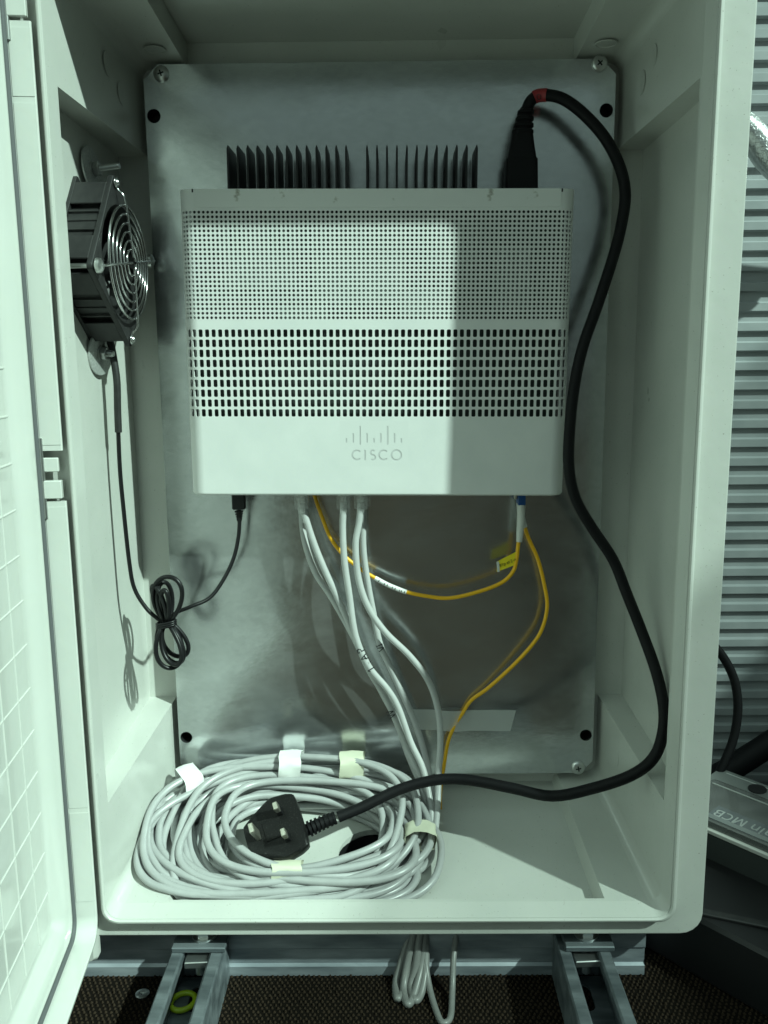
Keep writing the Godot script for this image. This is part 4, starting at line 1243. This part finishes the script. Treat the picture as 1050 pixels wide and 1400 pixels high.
# ---------------------------------------------------------------- below the cabinet
func under() -> void:
	# two slotted channels the cabinet stands on
	for s in [[-151.0, -153.0, "left", "with a lime green grommet in it"], [158.0, 164.0, "right", "on the right below the cabinet"]]:
		var x0: float = s[0]; var x1: float = s[1]
		var root := thing("slotted_channel", "galvanised slotted steel channel %s" % s[3], "steel channel", Vector3(x0, -118, 125), Basis(), "channels under the cabinet")
		var len := 300.0
		# lips and sides
		var m := MB.new()
		var sec := PackedVector2Array([Vector2(-10.5, 33), Vector2(-10.5, 40), Vector2(-12, 41.3), Vector2(-19.5, 41.3), Vector2(-20.6, 40), Vector2(-20.6, 1.0), Vector2(-20.6, 0.4), Vector2(-18.4, 0.4), Vector2(-18.4, 38.6), Vector2(-12.8, 38.6), Vector2(-12.4, 33)])
		for sg: float in [-1.0, 1.0]:
			var a := PackedVector3Array(); var b := PackedVector3Array()
			for q in sec:
				a.append(Vector3(sg * q.x, q.y, 0)); b.append(Vector3(sg * q.x, q.y, len))
			m.loft([a, b]); m.fan(a)
		put("channel_sides", m, M.galv, root, 30.0)
		m = MB.new()
		var F := func(x: float, z: float, d: float) -> Vector3: return Vector3(x, 3.6 - d, z)
		var G := func(_x: float) -> Vector3: return Vector3.UP
		for k in 6:
			var z0 := 4.0 + k * 49.0
			if s[2] == "left" and k == 1:
				cell(m, -18.5, 18.5, z0, z0 + 49.0, 9.0, 9.0, 8.9, 2.0, F, G, 8)
			else:
				cell(m, -18.5, 18.5, z0, z0 + 49.0, 6.6, 15.0, 6.5, 2.0, F, G, 6)
		put("channel_web", m, M.galv, root)
		# bracket plate, bolt and nut that hold the cabinet to the channel
		m = MB.new()
		m.box(Vector3(1.5 if s[2] == "left" else 4.0, 43.8, 13), Vector3(43 if s[2] == "left" else 39, 4.6, 25), Basis(), 0.8)
		var br := thing("bracket_plate", "flat galvanised plate bolted across the %s steel channel" % s[2], "bracket", Vector3(x0, -118, 125), Basis(), "plates bolted on the channels")
		put("plate_sheet", m, M.galv, br)
		m = MB.new()
		m.lathe(PackedVector2Array([Vector2(4, 46.2), Vector2(10, 46.2), Vector2(10, 47.8), Vector2(4, 47.8)]), Transform3D(Basis(Vector3.RIGHT, Vector3(0, 0, -1), Vector3.UP), Vector3(4, 0, 10)), 24)
		m.lathe(PackedVector2Array([Vector2(3.5, 47.8), Vector2(8.0, 47.8), Vector2(8.0, 51.5), Vector2(7, 52.5), Vector2(3.5, 52.5), Vector2(3.5, 54.5), Vector2(0.01, 54.5)]), Transform3D(Basis(Vector3.RIGHT, Vector3(0, 0, -1), Vector3.UP), Vector3(4, 0, 10)), 6)
		put("bolt", m, M.zinc, br, 20.0)
		m = MB.new()
		m.box(Vector3(2, 34.8, 20), Vector3(22, 5.5, 22), Basis(Vector3.UP, 0.06), 0.6)
		put("channel_nut", m, M.zinc, br)
		m = MB.new()
		m.tube(PackedVector3Array([Vector3(2, 32, 22), Vector3(2, 22, 22)]), 4.0, 14)
		put("bolt_end", m, M.zinc, br)
	var gr := thing("rubber_grommet", "lime green ring grommet lying in the left slotted channel", "grommet", Vector3(-161.0, -113.5, 160))
	var ring := PackedVector3Array()
	for k in 32: ring.append(Vector3(cos(TAU * k / 32.0) * 9.6, 1.6 + 0.22 * cos(TAU * k / 32.0) * 9.6 * 0.4, sin(TAU * k / 32.0) * 9.6))
	var mg := MB.new(); mg.tube(ring, 2.2, 12, true)
	put("ring", mg, M.lime, gr)
	# cross beam behind
	var bm := thing("cross_beam", "galvanised steel beam running across behind the two channels", "beam", Vector3(0, -118, 115))
	var m3 := MB.new()
	var pf := PackedVector2Array([Vector2(9, 0.5), Vector2(9, 9), Vector2(7, 11), Vector2(7, 24), Vector2(9, 26), Vector2(9, 50), Vector2(7.5, 52.5), Vector2(-20, 52.5), Vector2(-20, 0.5)])
	var a := PackedVector3Array(); var b := PackedVector3Array()
	for q in pf:
		a.append(Vector3(-330, q.y, q.x)); b.append(Vector3(214, q.y, q.x))
	m3.loft([a, b]); m3.fan(a); m3.fan(b)
	put("beam_section", m3, M.beam, bm, 30.0)
	# cables that hang out below the cabinet
	var hangs := [
		["leftmost dark loop of the bunch", [26, -52, 112, 20, -80.7, 120, 13, -99.7, 128, 8, -113.8, 137, 9, -114.4, 154, 15, -113.8, 143, 23, -98.2, 130, 27, -79.3, 122, 30, -52, 114]],
		["second loop of the bunch, before the leftmost", [29, -52, 118, 23, -76.4, 126, 17, -100.5, 134, 14, -113.4, 146, 17, -114.4, 160, 22, -113.4, 152, 29, -99.2, 134, 32, -79.3, 124, 35, -52, 116]],
		["third of the bunch, foot off the carpet", [33, -52, 118, 28, -76.4, 126, 24, -100.8, 136, 20, -111.8, 144, 23, -114.2, 156, 28, -112.8, 150, 32, -101.3, 136, 33, -80.7, 122, 37, -52, 114]],
		["long thin loop hanging lowest, right of the bunch", [36, -52, 112, 33, -79.3, 122, 32, -95.4, 132, 35, -110.8, 148, 40, -115.2, 170, 44, -115.4, 179, 50, -115.2, 173, 53, -110.3, 150, 55, -93.9, 134, 58, -80.8, 122, 60, -52, 110]],
	]
	for h in hangs:
		var root := thing("hanging_cable", "grey cable drooping below the cabinet, " + h[0], "cable", Vector3.ZERO, Basis(), "cables drooping under the cabinet")
		var m := MB.new()
		m.tube(spline(V(h[1]), 7), 3.2 if not h[0].begins_with("long") else 2.5, 12)
		put("jacket", m, M.cable_old, root)

# ---------------------------------------------------------------- right of the cabinet
func right_side() -> void:
	var u := Vector3(0.65, 0, 0.76).normalized(); var w := Vector3(-u.z, 0, u.x)
	var b := Basis(u, Vector3.UP, w.cross(Vector3.ZERO) + u.cross(Vector3.UP))   # local z is u x up: towards the viewer's left-front or its opposite
	var zl := u.cross(Vector3.UP)   # (-0.76, 0, 0.65)
	b = Basis(u, Vector3.UP, zl)
	# black case on the floor; its front face runs to the right and towards the viewer
	var bx := thing("black_case", "large black equipment case on the carpet right of the cabinet", "case", Vector3(218.4, -118, 84), b)
	var m := MB.new()
	m.box(Vector3(140, 27, -170), Vector3(280, 54, 340), Basis(), 3.0)
	put("case_body", m, M.box, bx)
	m = MB.new()
	m.box(Vector3(150, 55.5, -60), Vector3(260, 3, 8), Basis(Vector3.UP, 0.5), 0.8)
	put("case_trim", m, M.fan, bx)
	m = MB.new()
	m.lathe(PackedVector2Array([Vector2(3.4, 0), Vector2(3.0, 1.4), Vector2(0.01, 1.9)]), Transform3D(Basis(), Vector3(14, 34, 0)), 14)
	put("case_screw", m, M.zinc, bx)
	# clear-lidded breaker box
	var mc := thing("breaker_box", "clear lidded breaker box lettered upside down, lying on the black case", "electrical box", Vector3(335, -20, -49), b * Basis(Vector3.RIGHT, 0.06))
	m = MB.new()
	m.loft([_xz(rr(-3, 190, -3, 92, 8, 0), -46), _xz(rr(-3, 190, -3, 92, 8, 0), -14), _xz(rr(0, 187, 0, 89, 8, 0), -13)])
	m.fan(_xz(rr(-3, 190, -3, 92, 8, 0), -46))
	put("box_base", m, M.case_grey, mc)
	m = MB.new()
	m.loft([_xz(rr(-1, 188, -1, 90, 9, 0), -12.5), _xz(rr(-1, 188, -1, 90, 9, 0), -2), _xz(rr(2, 185, 2, 87, 8, 0), 0), _xz(rr(9, 178, 9, 80, 4, 0), 0)])
	m.fan(_xz(rr(9, 178, 9, 80, 4, 0), 0))
	put("clear_lid", m, M.clear, mc)
	m = MB.new()
	for q in [[rr(1, 186, 1, 88, 8, 0), rr(7, 180, 24, 82, 4, 0)]]:
		m.loft([_xz(q[0], 0.6), _xz(q[1], 0.6)])
	put("lid_frame", m, M.frost, mc)
	m = MB.new()
	for q in [6.0, 32.0]: m.box(Vector3(94, 0.4, q), Vector3(168, 1.0, 1.2), Basis(), 0.2)
	put("lid_rib", m, M.frost_edge, mc)
	m = MB.new(); m.box(Vector3(100, -12, 58), Vector3(150, 1, 24), Basis(), 0.2)
	put("name_plate", m, M.navy, mc)
	var o := same("lettering", _text("Main MCB", 15.0, 0.4), M.screen_print, mc, Transform3D(Basis(Vector3(-1, 0, 0), Vector3(0, 0, 1), Vector3(0, 1, 0)), Vector3(62, -11.3, 58)))
	o.name = "lettering"
	m = MB.new(); m.box(Vector3(92, -10.5, 91.5), Vector3(184, 4.5, 4), Basis(), 0.8)
	put("lid_edge", m, M.boot, mc)
	m = MB.new()
	m.tube(PackedVector3Array([Vector3(46, 1.4, 14), Vector3(46, -8, 14)]), 8.5, 24)
	put("lid_screw_cap", m, M.box, mc)
	m = MB.new()
	m.tube(PackedVector3Array([Vector3(20, -14, 93), Vector3(20, -14, 99), Vector3(20, -30, 101)]), 4.4, 12)
	put("latch", m, M.box, mc)
	# braided conduit and a black lead against the ribbed wall
	m = MB.new()
	m.tube(spline(V([300, 628, -118, 320, 616, -112, 339, 602, -106, 354, 588, -102, 366, 570, -98, 386, 553, -94, 420, 543, -90, 470, 540, -88]), 5), 14.0, 20)
	tag(put("braided_conduit", m, M.braid), "shiny braided metal conduit coming out behind the cabinet's right edge", "conduit")
	m = MB.new()
	m.tube(spline(V([290, 140, -62, 310, 122, -62, 325, 106, -62, 339, 88, -62, 349, 66, -60, 352, 39, -56, 348, 11, -52, 338, -12, -46, 326, -34, -40, 312, -60, -30]), 6), 4.4, 14)
	tag(put("black_lead", m, M.rubber), "black lead bending down beside the cabinet, against the ribbed wall", "cable")
	m = MB.new()
	m.tube(spline(V([330, -58, -85, 362, -50, -100, 395, -36, -112, 440, -10, -118, 500, 20, -118]), 6), 13.0, 18)
	tag(put("black_hose", m, M.rubber), "fat black hose rising behind the clear breaker box", "hose")

func _xz(l: PackedVector3Array, y: float) -> PackedVector3Array:
	var o := PackedVector3Array()
	for p in l: o.append(Vector3(p.x, y, p.y))
	return o

# ---------------------------------------------------------------- odds and ends
func small_things() -> void:
	var m := MB.new()
	m.lathe(PackedVector2Array([Vector2(2.4, 0.2), Vector2(5.4, 0.2), Vector2(5.6, 1.6), Vector2(4, 2.4), Vector2(2.4, 2.2), Vector2(2.1, 1.0), Vector2(0.01, 1.0)]), Transform3D(Basis(Vector3.RIGHT, Vector3(0, 0, -1), Vector3.UP), Vector3(-197.3, -117, 146.5)), 24)
	tag(put("floor_screw", m, M.zinc), "round steel screw head in the carpet left of the channel", "screw")
